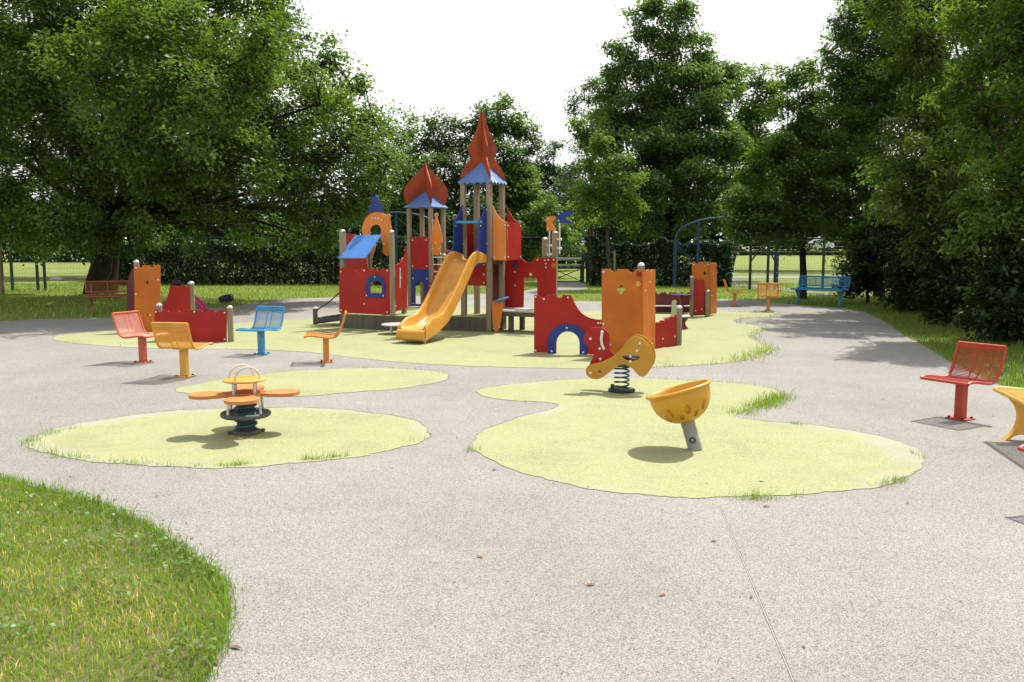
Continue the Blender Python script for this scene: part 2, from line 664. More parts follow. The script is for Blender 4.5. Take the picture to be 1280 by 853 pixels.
def sheet(name, pts, z, mat):
    tris = tessellate_polygon([[Vector((p[0], p[1], 0)) for p in pts]])
    me = bpy.data.meshes.new(name)
    fs = []
    for t in tris:
        a, b, c = (pts[i] for i in t)
        cr = (b[0] - a[0]) * (c[1] - a[1]) - (b[1] - a[1]) * (c[0] - a[0])
        fs.append(tuple(t) if cr > 0 else tuple(reversed(t)))
    me.from_pydata([(p[0], p[1], z) for p in pts], [], fs)
    me.materials.append(mat)
    o = bpy.data.objects.new(name, me)
    COL.objects.link(o)
    return structure(o)


def gpoly(px, n=0, closed=True):
    q = spline(px, n, closed) if n else px
    return [(G(a, b).x, G(a, b).y) for a, b in q]


def inside(px, py, poly):
    """vectorised point in polygon"""
    poly = np.asarray(poly)
    x, y = np.asarray(px), np.asarray(py)
    c = np.zeros(x.shape, bool)
    n = len(poly)
    j = n - 1
    for i in range(n):
        xi, yi = poly[i]
        xj, yj = poly[j]
        cond = ((yi > y) != (yj > y)) & (x < (xj - xi) * (y - yi) / (yj - yi + 1e-12) + xi)
        c ^= cond
        j = i
    return c


def polydist(x, y, poly):
    poly = np.asarray(poly)
    d = np.full(len(x), 1e9)
    n = len(poly)
    for i in range(n):
        a, b = poly[i], poly[(i + 1) % n]
        ab = b - a
        L = ab @ ab + 1e-12
        t = np.clip(((x - a[0]) * ab[0] + (y - a[1]) * ab[1]) / L, 0, 1)
        d = np.minimum(d, np.hypot(x - a[0] - t * ab[0], y - a[1] - t * ab[1]))
    return d


def lime_sheet(name, poly, z, reach=0.55, step=0.22):
    poly = np.asarray(poly)
    x0, y0 = poly.min(0)
    x1, y1 = poly.max(0)
    gx, gy = np.meshgrid(np.arange(x0, x1, step), np.arange(y0, y1, step))
    gx, gy = gx.ravel(), gy.ravel()
    ok = inside(gx, gy, poly)
    gx, gy = gx[ok], gy[ok]
    dd = polydist(gx, gy, poly)
    ok = dd > step * 0.35
    gx, gy, dd = gx[ok], gy[ok], dd[ok]
    n = len(poly)
    co = [Vector((p[0], p[1])) for p in poly] + [Vector((a, b)) for a, b in zip(gx, gy)]
    ed = [(i, (i + 1) % n) for i in range(n)]
    v, e, f, *_ = delaunay_2d_cdt(co, ed, [], 1, 1e-5)
    me = bpy.data.meshes.new(name)
    me.from_pydata([(p.x, p.y, z) for p in v], [], [tuple(q) for q in f])
    me.materials.append(LIME)
    X = np.array([p.x for p in v])
    Y = np.array([p.y for p in v])
    d = polydist(X, Y, poly)
    rim = np.clip(1 - d / reach, 0, 1) ** 1.4 * 0.75
    at = me.attributes.new('rim', 'FLOAT', 'POINT')
    at.data.foreach_set('value', rim.astype(np.float32))
    if sum(p.normal.z for p in me.polygons) < 0:
        me.flip_normals()
    o = bpy.data.objects.new(name, me)
    COL.objects.link(o)
    return structure(o)


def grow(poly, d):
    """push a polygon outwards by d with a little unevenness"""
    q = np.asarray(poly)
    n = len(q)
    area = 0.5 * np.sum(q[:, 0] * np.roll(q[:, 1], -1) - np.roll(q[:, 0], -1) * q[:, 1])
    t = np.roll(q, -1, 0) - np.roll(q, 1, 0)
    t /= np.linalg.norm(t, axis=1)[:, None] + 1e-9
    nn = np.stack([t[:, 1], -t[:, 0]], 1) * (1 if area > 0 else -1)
    d = d * np.clip(0.12 + nn[:, 1], 0.06, 1.0)  # widest on far edges, where the step shade is painted
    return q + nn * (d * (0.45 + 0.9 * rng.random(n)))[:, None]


# ------------------------------------------------------------------ ground sheets
gv, gf = [], []
xs = [-420, -120, -60, -30, 0, 30, 60, 120, 420]
ys = [-40, 0, 30, 60, 90, 108, 112, 115, 118, 130, 200, 420, 900]
for yy in ys:
    t = min(max((yy - 108) / 10, 0), 1)
    for xx in xs:
        gv.append((xx, yy, -0.012 + 0.9 * t * t * (3 - 2 * t)))
for i in range(len(ys) - 1):
    for j in range(len(xs) - 1):
        a = i * len(xs) + j
        gf.append((a, a + 1, a + 1 + len(xs), a + len(xs)))
me = bpy.data.meshes.new('ground')
me.from_pydata(gv, [], gf)
me.materials.append(LAWN)
go = bpy.data.objects.new('ground', me)
COL.objects.link(go)
structure(go)

pave_px = ([(290, 383), (350, 374.5), (424, 371.5), (560, 369.5), (640, 366), (690, 358), (698, 352.8), (729, 352.8), (735, 362), (716, 363.5),
            (695, 365.5), (690, 371), (700, 376.5), (760, 377), (870, 376), (905, 374), (946, 375.6), (984, 380), (1020, 383), (1055, 385.5),
            (1081, 390), (1108, 403), (1132, 420), (1158, 434), (1182, 449), (1215, 466), (1250, 482), (1290, 491), (1350, 503),
            (1500, 545), (1800, 640)])
pv = gpoly(pave_px)
pv += [(9.5, 1.0), (9.5, -3.0), (-16, -3.0), (-22, 12.0), (-24, 19.0)]
pv += gpoly([(-60, 407), (0, 402), (60, 398.5), (130, 397.5), (170, 393), (230, 388.5)])
sheet('pavement', pv, 0.0, PAVE)
# the park path beyond the right-hand fence
sheet('path', gpoly([(880, 349), (915, 350), (950, 354), (1000, 362.5), (1060, 368), (1060, 371), (1000, 366), (960, 362), (930, 358), (890, 356)]), 0.003, PAVE)
sheet('path', gpoly([(880, 345.5), (1150, 344.5), (1150, 347), (880, 348)]), 0.003, PAVE)

lawn_px = [(-700, 560), (-300, 575), (-60, 592), (0, 601), (60, 615), (125, 632), (185, 660), (230, 690), (262, 713), (284, 735), (287, 770), (279, 805),
           (266, 835), (255, 856), (243, 900), (225, 980), (190, 1150), (-900, 1150)]
lawn_poly = gpoly(lawn_px)
sheet('lawn', lawn_poly, 0.012, SOILGRASS)

A_px = [(35, 552), (60, 540), (110, 528), (180, 518), (260, 512), (350, 510), (430, 513), (490, 520), (525, 530), (537, 541), (525, 553), (490, 563),
        (440, 572), (370, 580), (285, 585), (200, 584), (120, 577), (70, 570), (42, 562)]
B_px = [(220, 487), (250, 480), (300, 472), (360, 465), (430, 461), (500, 461), (548, 465), (562, 470), (545, 479), (500, 486), (440, 491), (370, 496),
        (300, 497.5), (250, 495)]
C_px = [(597, 489), (625, 482), (680, 477), (740, 473.5), (810, 473.5), (870, 476), (930, 480), (965, 487), (978, 495), (965, 504), (935, 513), (918, 522),
        (955, 527), (1010, 531), (1060, 538), (1110, 549), (1145, 563), (1157, 577), (1145, 592), (1110, 605), (1050, 614), (980, 620), (900, 623),
        (820, 620), (740, 611), (670, 597), (620, 580), (596, 562), (595, 548), (612, 535), (645, 523), (690, 512), (700, 507), (680, 503), (640, 501),
        (610, 497)]
D_px = [(70, 425), (120, 432), (200, 436), (300, 437), (380, 440), (440, 447), (520, 455), (620, 459), (720, 461), (800, 460), (870, 457), (925, 452),
        (958, 442), (965, 434), (940, 423), (946, 417), (957, 411), (945, 407), (920, 404), (925, 399), (958, 397), (975, 394), (960, 391), (925, 390.5),
        (895, 388.5), (860, 388), (780, 389), (700, 390), (600, 391), (500, 388), (440, 393), (424, 396), (382, 398), (289, 405), (200, 410), (120, 415),
        (80, 419)]
LIMES = {}
for key, pxs in (('a', A_px), ('b', B_px), ('c', C_px), ('d', D_px)):
    poly = gpoly(pxs, 12)
    # a slightly uneven hand-laid rim
    ph = rng.random(6) * 6.28
    q = np.asarray(poly)
    s = np.linspace(0, 2 * math.pi, len(q), endpoint=False)
    jit = 0.02 * np.sin(9 * s + ph[0]) + 0.012 * np.sin(23 * s + ph[1]) + 0.007 * np.sin(61 * s + ph[2]) + rng.normal(0, 0.005, len(q))
    cc = q.mean(0)
    q = q + (q - cc) / (np.linalg.norm(q - cc, axis=1)[:, None]) * jit[:, None]
    LIMES[key] = q
    gp = sheet('rim_shade_strip', [tuple(p) for p in grow(q, 0.03)], 0.002, GAP_SHADE)  # dark strip painting the shaded face of the pavement step
    lime_sheet('safety_surface', q, 0.004, 0.75 if key == 'c' else 0.5, 0.2 if key != 'd' else 0.35)

# expansion joint in the pavement
a, b = G(899, 632), G(1003, 880)
dv = (b - a).normalized()
nv = Vector((dv.y, -dv.x, 0))
sheet('pavement_joint', [tuple((p + nv * s)[:2]) for p, s in ((a, -0.0022), (b, -0.0022), (b, 0.0018), (a, 0.0018))], 0.004, JOINT)
sheet('pavement_joint', [tuple((p + nv * s)[:2]) for p, s in ((a, -0.006), (b, -0.006), (b, -0.0024), (a, -0.0024))], 0.003, GAP_SHADE)
# ------------------------------------------------------------------ seats
def profile_points(ctrl, step):
    pts = spline(ctrl, 14)
    P = [Vector((p[0], 0, p[1])) for p in pts]
    out, acc = [P[0]], 0.0
    for i in range(1, len(P)):
        seg = (P[i] - P[i - 1]).length
        while acc + seg >= step:
            t = (step - acc) / seg
            q = P[i - 1].lerp(P[i], t)
            out.append(q)
            P[i - 1] = q
            seg = (P[i] - q).length
            acc = 0.0
        acc += seg
    return out, P


SEAT_CTRL = [(0.315, 0.452), (0.27, 0.466), (0.16, 0.463), (0.03, 0.442), (-0.08, 0.430), (-0.165, 0.452), (-0.222, 0.525), (-0.262, 0.63),
             (-0.296, 0.74), (-0.318, 0.815)]


def wire_block(pts, hw, r, mi=0):
    mb = MB()
    for p in pts:
        mb.tube([(p.x, -hw, p.z), (p.x, hw, p.z)], r, 4, mi, caps=False)
    return mb


def make_chair(mat, label, group):
    root = thing('wire_chair', label, 'chair', group=group)
    hw = 0.262
    pts, _ = profile_points(SEAT_CTRL, 0.0185)
    k = min(range(len(pts)), key=lambda i: abs(pts[i].z - 0.50) + (0 if pts[i].x < -0.1 else 9))
    seat = wire_block(pts[2:k], hw, 0.0052)
    seat.build('seat', mat, root)
    wire_block(pts[k:-2], hw, 0.0052).build('backrest', mat, root)
    fr = MB()
    line = spline(SEAT_CTRL, 5)
    for y in (-hw, hw):
        fr.tube([(p[0], y, p[1]) for p in line], 0.0165, 8)
    for y in (-0.045, 0.045):
        fr.tube([(p[0], y, p[1] - 0.006) for p in line], 0.008, 6)
    # front lip and flat top rail
    fr.tube([(0.315, -hw, 0.452), (0.315, hw, 0.452)], 0.0165, 8)
    fr.tube([(-0.318, -hw, 0.815), (-0.318, hw, 0.815)], 0.0185, 8)
    fr.beam((-0.311, -hw, 0.785), (-0.311, hw, 0.785), 0.012, 0.05)
    fr.build('seat_frame', mat, root, smooth=40)
    ps = MB()
    ps.box((0, 0, 0.216), (0.092, 0.092, 0.41))
    ps.box((0.0, 0, 0.425), (0.30, 0.16, 0.018))
    ps.build('post', mat, root, bevel=0.006)
    bp = MB()
    bp.box((0, 0, 0.0085), (0.21, 0.21, 0.013))
    for sx in (-1, 1):
        for sy in (-1, 1):
            bp.cyl((sx * 0.078, sy * 0.078, 0.015), 0.014, 0.018, 6, 1)
    bp.build('base_plate', [mat, BLACK], root, bevel=0.002)
    root.scale = (0.93, 0.95, 0.9)
    return root


def place_chair(mat, px, py, face, label, first=None, group='wire chairs around the playground'):
    g = G(px, py)
    rz = math.atan2(face[1], face[0])
    if first is None:
        r = make_chair(mat, label, group)
        r.location = (g.x, g.y, 0)
        r.rotation_euler = (0, 0, rz)
        return r
    return copy_thing(first, (g.x, g.y, 0), rz, label)


place_chair(CORAL, 179, 453, (0.93, -0.36), 'faded red wire chair beside the yellow one, in front of the left orange turret')
place_chair(YELLOW_STEEL, 231, 471, (0.20, 0.98), 'yellow wire chair seen from behind, beside the faded red chair')
place_chair(SKY_STEEL, 327, 443, (-0.30, -0.95), 'light blue wire chair on a single post')
og = place_chair(ORANGE_STEEL, 408, 453, (-0.985, -0.17), 'orange wire chair seen side-on in front of the castle')
place_chair(None, 918, 383, (0.98, -0.15), 'small distant orange chair seen side-on beside the far orange turret', og)
place_chair(None, 960, 389, (0.33, 0.94), 'distant orange chair seen from behind, left of the blue bench', og)
rd = place_chair(SCARLET, 1200, 524, (-0.86, -0.5), 'bright red wire chair standing alone on the pavement under the right-hand trees')
copy_thing(rd, (3.69, 5.52, 0), math.atan2(-0.25, -0.97), 'red chair at the right edge of the frame with only its corner showing')


def bench_leg(mb, y, t=0.05, sx=1.0, x0=0.0):
    out = spline([(0.215, 0.425), (0.18, 0.38), (0.105, 0.31), (0.07, 0.23), (0.08, 0.15), (0.135, 0.06), (0.215, 0.0)], 5)
    inn = spline([(-0.24, 0.0), (-0.13, 0.05), (-0.045, 0.13), (-0.025, 0.23), (-0.06, 0.33), (-0.17, 0.40), (-0.2, 0.425)], 5)
    lower = spline([(0.17, 0.0), (0.10, 0.045), (0.0, 0.062), (-0.10, 0.045), (-0.17, 0.0)], 4)
    mb.prism([out + lower + inn], lambda a, b, w: Vector((a * sx + x0, y - t / 2 + w, b)), t)


def make_bench(mat, L, label, group=None, loc=(0, 0), rz=0.0, narrow=False):
    root = thing('park_bench', label, 'bench', group=group)
    hw = L / 2
    sc = [(0.27, 0.438), (0.22, 0.452), (0.08, 0.442), (-0.06, 0.432), (-0.17, 0.442), (-0.205, 0.47)]
    bc = [(-0.235, 0.535), (-0.262, 0.62), (-0.293, 0.72), (-0.318, 0.80)]
    for nm, ctrl in (('seat', sc), ('backrest', bc)):
        pts, _ = profile_points(ctrl, 0.018)
        mb = wire_block(pts, hw, 0.0055)
        mb.build(nm, mat, root)
    fr = MB()
    for ctrl in (sc, bc):
        line = spline(ctrl, 5)
        for y in (-hw, -hw / 3, hw / 3, hw):
            fr.tube([(p[0], y, p[1] - (0.006 if abs(y) < hw else 0)) for p in line], 0.017 if abs(y) == hw else 0.009, 8)
        for e in (ctrl[0], ctrl[-1]):
            fr.tube([(e[0], -hw, e[1]), (e[0], hw, e[1])], 0.02, 8)
    for y in (-hw * 0.84, hw * 0.84):
        fr.tube([(-0.13, y, 0.42), (-0.21, y, 0.47), (-0.25, y, 0.56), (-0.30, y, 0.74)], 0.018, 8)
    fr.build('seat_frame', mat, root, smooth=40)
    for y in (-hw * 0.84, hw * 0.84):
        lg = MB()
        bench_leg(lg, y, 0.07 if narrow else 0.05, 0.72 if narrow else 1.0, 0.06 if narrow else 0.0)
        lg.build('leg', mat, root, bevel=0.008)
    root.location = (loc[0], loc[1], 0)
    root.rotation_euler = (0, 0, rz)
    return root


g = G(1024, 381)
make_bench(TEAL_STEEL, 1.5, 'blue wire bench with curved legs under the trees at the end of the pavement', loc=(g.x, g.y), rz=math.atan2(-0.74, -0.67))
g = G(150, 392)
make_bench(BROWN_STEEL, 1.5, 'brown bench under the oak, half behind the orange turret panel', loc=(g.x, g.y), rz=math.atan2(-0.9, 0.42))
make_bench(YELLOW_STEEL, 1.45, 'yellow bench with an hourglass leg cut by the right edge of the frame', loc=(4.50, 7.12), rz=math.atan2(0.20, -0.98), narrow=True)


# ------------------------------------------------------------------ vertical boards traced on their own planes
class Plane:
    """vertical plane through two ground points A, B; 2-D coordinates are (distance along AB, height)"""

    def __init__(s, A, B):
        s.A = Vector((A[0], A[1], 0))
        d = Vector((B[0] - A[0], B[1] - A[1], 0))
        s.L = d.length
        s.d = d.normalized()
        s.n = Vector((-s.d.y, s.d.x, 0))
        if s.n.dot(s.A - Vector((0, 0, 0))) < 0:
            s.n = -s.n

    def p(s, px, py):
        r = ray(px, py)
        t = (s.A - CAM).dot(s.n) / r.dot(s.n)
        q = CAM + r * t
        return ((q - s.A).dot(s.d), q.z)

    def w(s, a, b, off=0.0):
        return s.A + s.d * a + s.n * off + Vector((0, 0, b))

    def shift(s, off):
        o = s.n * off
        return Plane(((s.A + o).x, (s.A + o).y), ((s.A + o + s.d * s.L).x, (s.A + o + s.d * s.L).y))

    def px(s, pts):
        return [s.p(*q) for q in pts]


def board(name, pl, loops, t, mat, parent, bolts=(), off=0.0, bevel=0.004, label=None, edge=None):
    """loops already in plane coordinates; bolts in plane coordinates"""
    mb = MB()
    mb.prism(loops, lambda a, b, w: pl.w(a, b, off + w), t, 0)
    mats = [mat]
    if bolts:
        mats.append(BOLT)
        for (a, b) in bolts:
            mb.cyl(pl.w(a, b, off + 0.001), 0.017, 0.014, 10, 1, axis=-pl.n, bev=0.004)
    return mb.build(name, mats, parent, bevel=bevel, label=label)


def scallop(pts_x, y, r, flat=None):
    """top edge in pixels from left to right with half-round notches at pts_x; y is a function of x"""
    out = []
    for cx in pts_x:
        for i in range(7):
            a = math.pi - math.pi * i / 6
            x = cx + r * math.cos(a)
            out.append((x, y(x) + r * 0.95 * math.sin(a)))
    return out


def wpost(name, pos, z0, z1, wdt, parent, rz=0.0, mat=None, cap=True):
    mb = MB()
    mb.box((pos[0], pos[1], (z0 + z1) / 2), (wdt, wdt, z1 - z0), 0, rz)
    mats = [mat or WOOD]
    if cap:
        mats.append(STEEL)
        mb.lathe([(wdt * 0.62, 0), (wdt * 0.62, 0.02), (wdt * 0.45, 0.04), (0.005, 0.05)], 16, 1, None, (pos[0], pos[1], z1 + 0.001))
    return mb.build(name, mats, parent, bevel=0.006)


def rpost(name, pos, z0, z1, r, parent):
    mb = MB()
    mb.cyl((pos[0], pos[1], z0), r, z1 - z0, 16, 0, bev=0.008)
    mb.lathe([(r * 1.04, 0), (r * 1.04, 0.015), (r * 0.75, 0.04), (0.005, 0.055)], 16, 1, None, (pos[0], pos[1], z1 + 0.001))
    return mb.build(name, [WOOD, STEEL], parent, smooth=40)


# ------------------------------------------------------------------ the play castle
O = G(612, 415)
TH = R(25)
U = Vector((math.cos(TH), -math.sin(TH), 0))
V = Vector((math.sin(TH), math.cos(TH), 0))


def W(u, v, z=0.0):
    return Vector((O.x, O.y, 0)) + U * u + V * v + Vector((0, 0, z))


def uv_of(p):
    q = Vector((p.x - O.x, p.y - O.y, 0))
    return q.dot(U), q.dot(V)


castle = thing('play_castle', 'red, orange and blue wooden play castle with two onion-roofed towers and a yellow slide', 'play castle', (O.x, O.y, 0), -TH)


def PF(v):
    a, b = W(0, v), W(1, v)
    return Plane((a.x, a.y), (b.x, b.y))


def PS(u):
    a, b = W(u, 0), W(u, 1)
    return Plane((a.x, a.y), (b.x, b.y))


C = castle
VL = -0.64
DECK = 0.30
u_l = uv_of(PY(424, 393, 18.2))[0]
plA = PF(VL)
uA0 = plA.p(424, 391)[0]
uA1 = plA.p(487, 394)[0]
U1, V1, S1 = -2.46, 1.94, 0.575      # small tower near corner
S2 = 0.575                           # big tower side

# plinth with its lime rubber deck
foot = [(uA0 - 0.02, VL + 0.03), (uA1 + 0.1, VL + 0.03), (-1.25, -0.24), (-0.6, -0.10), (-0.02, -0.02), (-0.02, 0.75), (-0.6, 1.6), (U1 + 0.1, V1 + 0.75),
        (U1 - 0.75, V1 + 0.75), (uA0 - 0.02, VL + 1.4)]
mb = MB()
mb.prism([foot], lambda a, b, w_: W(a, b, 0.0 + w_), DECK - 0.012)
mb.build('plinth', DARKWOOD, C, bevel=0.008)
mb = MB()
mb.prism([[(a * 0.995, b + 0.012) for a, b in foot]], lambda a, b, w_: W(a, b, DECK - 0.0115 + w_), 0.014)
dk = mb.build('deck', LIME, C)

# step in front of the plinth
sp0 = G(497, 417.5)
mb = MB()
mb.lathe([(0.30, 0), (0.315, 0.008), (0.315, 0.026), (0.30, 0.034)], 28, 0, None, (sp0.x, sp0.y, 0.165))
mb.build('step', CONCRETE, C, smooth=40)
for dx, dy in ((-0.12, 0), (0.14, 0.05)):
    mb = MB()
    mb.cyl((sp0.x + dx, sp0.y + dy, 0.008), 0.025, 0.157, 12)
    mb.build('step_leg', STEEL, C, smooth=40)

# --- left house
topy = lambda x: 335.4 + (x - 424) * 0.012
outline = [(424, 391), (424, 335.4)] + scallop([446, 456.5, 474], topy, 3.1) + [(487, 336.2), (487, 394)]
win = [(462.6, 366.5), (462.6, 357)] + arc(470.2, 357.5, 7.6, 6.6, 180, 360, 8) + [(477.8, 366.5)]
board('wall_panel', plA, [plA.px(outline), plA.px(win)], 0.022, RED, C,
      bolts=plA.px([(426.5, 340), (455.5, 338.5), (484, 338.5), (426.5, 388), (484, 390.5), (455.5, 380)]))
fo = [(457.3, 371.3), (457.3, 356)] + arc(469.5, 356.5, 12.2, 12.6, 180, 360, 12) + [(481.7, 371.6)]
board('window_frame', plA, [plA.px(fo), plA.px(win)], 0.016, BLUE, C, off=-0.019, bolts=plA.px([(469.3, 346.5), (459, 369.6), (480, 369.8)]))
zt = plA.p(428, 290)[1]
rz = -TH
wpost('post', W(uA0 + 0.06, VL + 0.09), 0.29, zt, 0.10, C, rz)
wpost('post', W(uA1 + 0.065, VL + 0.02), 0.29, PF(VL).p(489, 291)[1], 0.085, C, rz)
wpost('post', W(uA1 - 0.04, VL + 0.62), 0.29, 1.42, 0.085, C, rz)
wpost('post', W(uA0 + 0.5, VL + 0.42), 0.9, 1.56, 0.07, C, rz, cap=False)

plB = PF(VL + 0.95)
board('wall_panel', plB, [plB.px([(431, 378), (431, 293), (441, 292.5)] + spline([(447, 296), (455, 304), (460, 318)], 4) + [(460, 378)])], 0.022, RED, C)

E1, E2, T1, T2 = PY(421.5, 322.4, 18.25), PY(456, 322.3, 17.65), PY(444.5, 294, 18.68), PY(476.5, 293.6, 18.12)
nrm = (E2 - E1).cross(T1 - E1).normalized()
if nrm.z < 0:
    nrm = -nrm
mb = MB()
vs = [E1, E2, T2, T1]
mb.add([p for p in vs] + [p - nrm * 0.022 for p in vs], [(0, 1, 2, 3), (7, 6, 5, 4), (0, 4, 5, 1), (1, 5, 6, 2), (2, 6, 7, 3), (3, 7, 4, 0)], 0)
for s, t in ((0.12, 0.15), (0.88, 0.15), (0.12, 0.85), (0.88, 0.85)):
    p = (E1.lerp(E2, s)).lerp(T1.lerp(T2, s), t)
    mb.cyl(p + nrm * 0.001, 0.016, 0.012, 10, 1, axis=nrm, bev=0.004)
mb.build('lean_to_roof', [ROOF_BLUE, BOLT], C, bevel=0.006)

plO = PF(VL + 0.72)
arch = [(460.5, 337.5), (458, 325), (459.5, 313), (455.5, 300), (452.3, 288), (455, 277), (461, 269), (470, 265.3), (479, 267), (483, 270), (484, 267.6),
        (486.6, 267.6), (488, 271), (487.4, 277), (490, 290), (490.3, 301), (488.6, 308), (489.5, 314), (486, 319.4), (481, 319), (478, 314), (478.6, 308),
        (477, 303), (475.4, 295), (476.3, 287), (472.5, 281.5), (467, 281.5), (462.6, 286.5), (462.6, 295), (467, 303), (469, 310), (466.3, 318),
        (463, 327), (464.3, 337.8)]
board('arch_board', plO, [plO.px(spline(arch, 4, True))], 0.022, BRIGHT_ORANGE, C,
      bolts=plO.px([(465, 273), (469, 273), (473, 273.5), (477, 275), (480, 305), (487.5, 305)]))
crown = [(461.3, 267.4), (461.3, 261), (460, 260.6), (460, 256.6), (464, 256.4)] + spline([(464.4, 250.5), (466.3, 246), (469, 244), (471.6, 246), (474, 250.5)], 4) + \
        [(475, 256.4), (479.2, 256.8), (479.2, 260.8), (478, 261.2), (478, 268), (474, 265.3), (470, 264.3), (466, 265)]
plK = PF(VL + 0.75)
board('crown_board', plK, [plK.px(crown), plK.px(arc(469.2, 254.5, 1.6, 2.1, 0, 330, 11))], 0.022, BLUE, C)
# climbing rope inside the house
mb = MB()
mb.tube([PY(495, 322, 18.6), PY(484, 338, 18.3), PY(470, 352, 18.1)], 0.012, 6)
mb.build('climbing_rope', ROPE, C, smooth=60)

plS = PS(uA1 + 0.10)
sw = spline([(491.5, 331.8), (497, 330.6), (502.5, 326), (506.5, 318), (509, 306)], 5) + [(509.3, 384.5), (491.5, 391)]
board('wall_panel', plS, [plS.px(sw)], 0.022, RED, C, bolts=plS.px([(501, 347), (494.5, 383)]))
mb = MB()
mb.tube([plS.w(*plS.p(497.5, 335), -0.05), plS.w(*plS.p(497.5, 360), -0.05)], 0.012, 8)
mb.build('handrail', BOLT, C, smooth=40)

# --- small tower
zE1 = 2.615
for (du, dv_) in ((0, 0), (-S1, 0), (0, S1), (-S1, S1)):
    wpost('post', W(U1 + du, V1 + dv_), 0.29, zE1 + 0.03, 0.088, C, rz, cap=False)
pl1 = PF(V1 - 0.03)
a0, a1 = -S1 + U1 + 0.05, U1 - 0.05
zA, zB, zC = pl1.p(525, 296)[1], pl1.p(525, 336.5)[1], DECK + 0.01
board('tower_panel', pl1, [[(a0, zB), (a0, zA), (a1, zA), (a1, zB)]], 0.022, RED, C,
      bolts=[(a0 + 0.05, zA - 0.08), (a1 - 0.05, zA - 0.08), (a0 + 0.05, zB + 0.07), (a1 - 0.05, zB + 0.07)])
am = (a0 + a1) / 2
hole = [(am - 0.135, zC + 0.05), (am - 0.135, zC + 0.42)] + arc(am, zC + 0.42, 0.135, 0.15, 180, 0, 10) + [(am + 0.135, zC + 0.05)]
board('tower_door', pl1, [[(a0, zC), (a0, zB - 0.005), (a1, zB - 0.005), (a1, zC)], hole], 0.022, BLUE, C, off=0.001,
      bolts=[(a0 + 0.05, zB - 0.22), (a1 - 0.05, zB - 0.22), (a0 + 0.05, zC + 0.06), (a1 - 0.05, zC + 0.06)])
pl1b = PF(V1 + S1 + 0.03)
board('wall_panel', pl1b, [[(a0, zC), (a0, zB + 0.1), (a1, zB + 0.1), (a1, zC)]], 0.022, MAROON, C)


def tower_roof(cu, cv, half, ze, zap, profile, wavy, name):
    c = W(cu, cv)
    # four hipped skirt sheets, the lower edge scalloped on the tall tower
    mb = MB()
    sides = [(U, V), (V, -U), (-U, -V), (-V, U)]
    for (e, f) in sides:
        n = 26
        top, bot = [], []
        for i in range(n + 1):
            t = i / n * 2 - 1
            wob = (0.055 * abs(math.sin(t * math.pi * 2.5)) - 0.02 if wavy else 0.0)
            rip = (0.016 * math.cos(t * math.pi * 5) if wavy else 0.0)
            bot.append(c + e * (t * half) - f * (half + rip * 0.4) + Vector((0, 0, ze - 0.05 + wob + rip * 0.3)))
            mid = 0.12
            top.append(c + e * (t * half * mid) - f * (half * mid + 0.0) + Vector((0, 0, zap)))
        k = len(mb.v)
        th = Vector((0, 0, -0.014))
        vsx = bot + top + [p + th for p in bot] + [p + th for p in top]
        m = n + 1
        fs = []
        for i in range(n):
            fs += [(i, i + 1, m + i + 1, m + i), (2 * m + i + 1, 2 * m + i, 3 * m + i, 3 * m + i + 1), (i, 2 * m + i, 2 * m + i + 1, i + 1)]
        mb.add(vsx, fs)
    roof = mb.build(name, SKIRT, C, smooth=35)
    for dirv in ((U + V).normalized(), (U - V).normalized()):
        base = Plane((c.x, c.y), ((c + dirv).x, (c + dirv).y))
        right = profile
        left = [(-s, z) for s, z in reversed(profile)]
        lp = left + right
        mbf = MB()
        mbf.prism([lp], lambda a, b, w_: base.w(a, b, w_ - 0.015), 0.03)
        mbf.build('onion_fin', [ONION], roof, bevel=0.004)
    return roof


SKIRT = plastic('blue_skirt_sheet', (0.10, 0.21, 0.50), 0.3, spec=0.6, dirt=0.05)
ONION = plastic('onion_board_red', (0.43, 0.085, 0.03), 0.5, var=0.22, dirt=0.16, fade=0.12, spec=0.15)
prof1 = spline([(0.012, 3.62), (0.05, 3.545), (0.13, 3.44), (0.30, 3.28), (0.455, 3.11), (0.525, 2.95), (0.515, 2.82), (0.47, 2.70), (0.435, 2.665)], 4) + [(0.10, 2.92)]
tower_roof(U1 - S1 / 2, V1 + S1 / 2, 0.375, zE1 + 0.03, 2.93, prof1, False, 'onion_roof')
prof2 = spline([(0.055, 4.33), (0.07, 4.22), (0.12, 4.02), (0.21, 3.82), (0.30, 3.66), (0.285, 3.56), (0.235, 3.47), (0.30, 3.38), (0.40, 3.24), (0.46, 3.10), (0.475, 3.03)], 4) + [(0.10, 3.30)]

# pendant board and grab rungs by the small tower
plP = PF(V1 - 0.16)
pend = [(545, 266), (547, 267.6), (547.4, 270), (546.6, 272.8), (550, 285), (553, 299.5), (552.6, 303), (550.4, 306.5), (551.4, 311), (550, 317), (546.5, 319.5),
        (542.5, 319), (539.7, 316), (539.2, 311), (540.6, 306.5), (538.2, 303), (538.5, 298.5), (541, 286), (543.6, 272.8), (542.8, 270), (543.1, 267.6)]
board('pendant_board', plP, [plP.px(spline(pend, 3, True))], 0.022, BRIGHT_ORANGE, C, bolts=plP.px([(544.5, 303.5), (541.5, 311), (549, 311)]))
for yy in (322, 331, 340):
    mb = MB()
    a_, z_ = plP.p(541, yy)
    b_, _ = plP.p(556, yy)
    mb.tube([plP.w(a_, z_, 0.02), plP.w(b_, z_, 0.02)], 0.014, 8)
    mb.build('rung', STEEL, C, smooth=40)
for (pxx, ytop, dvv) in ((549.5, 318.5, 0.06), (555, 320, 0.3), (568, 316, S1)):
    q = PF(V1 + dvv)
    a_, z_ = q.p(pxx, ytop)
    p = q.w(a_, 0)
    wpost('post', p, 0.29, z_, 0.075, C, rz)
y2 = lambda x: 335.5 - (x - 543) * 0.05
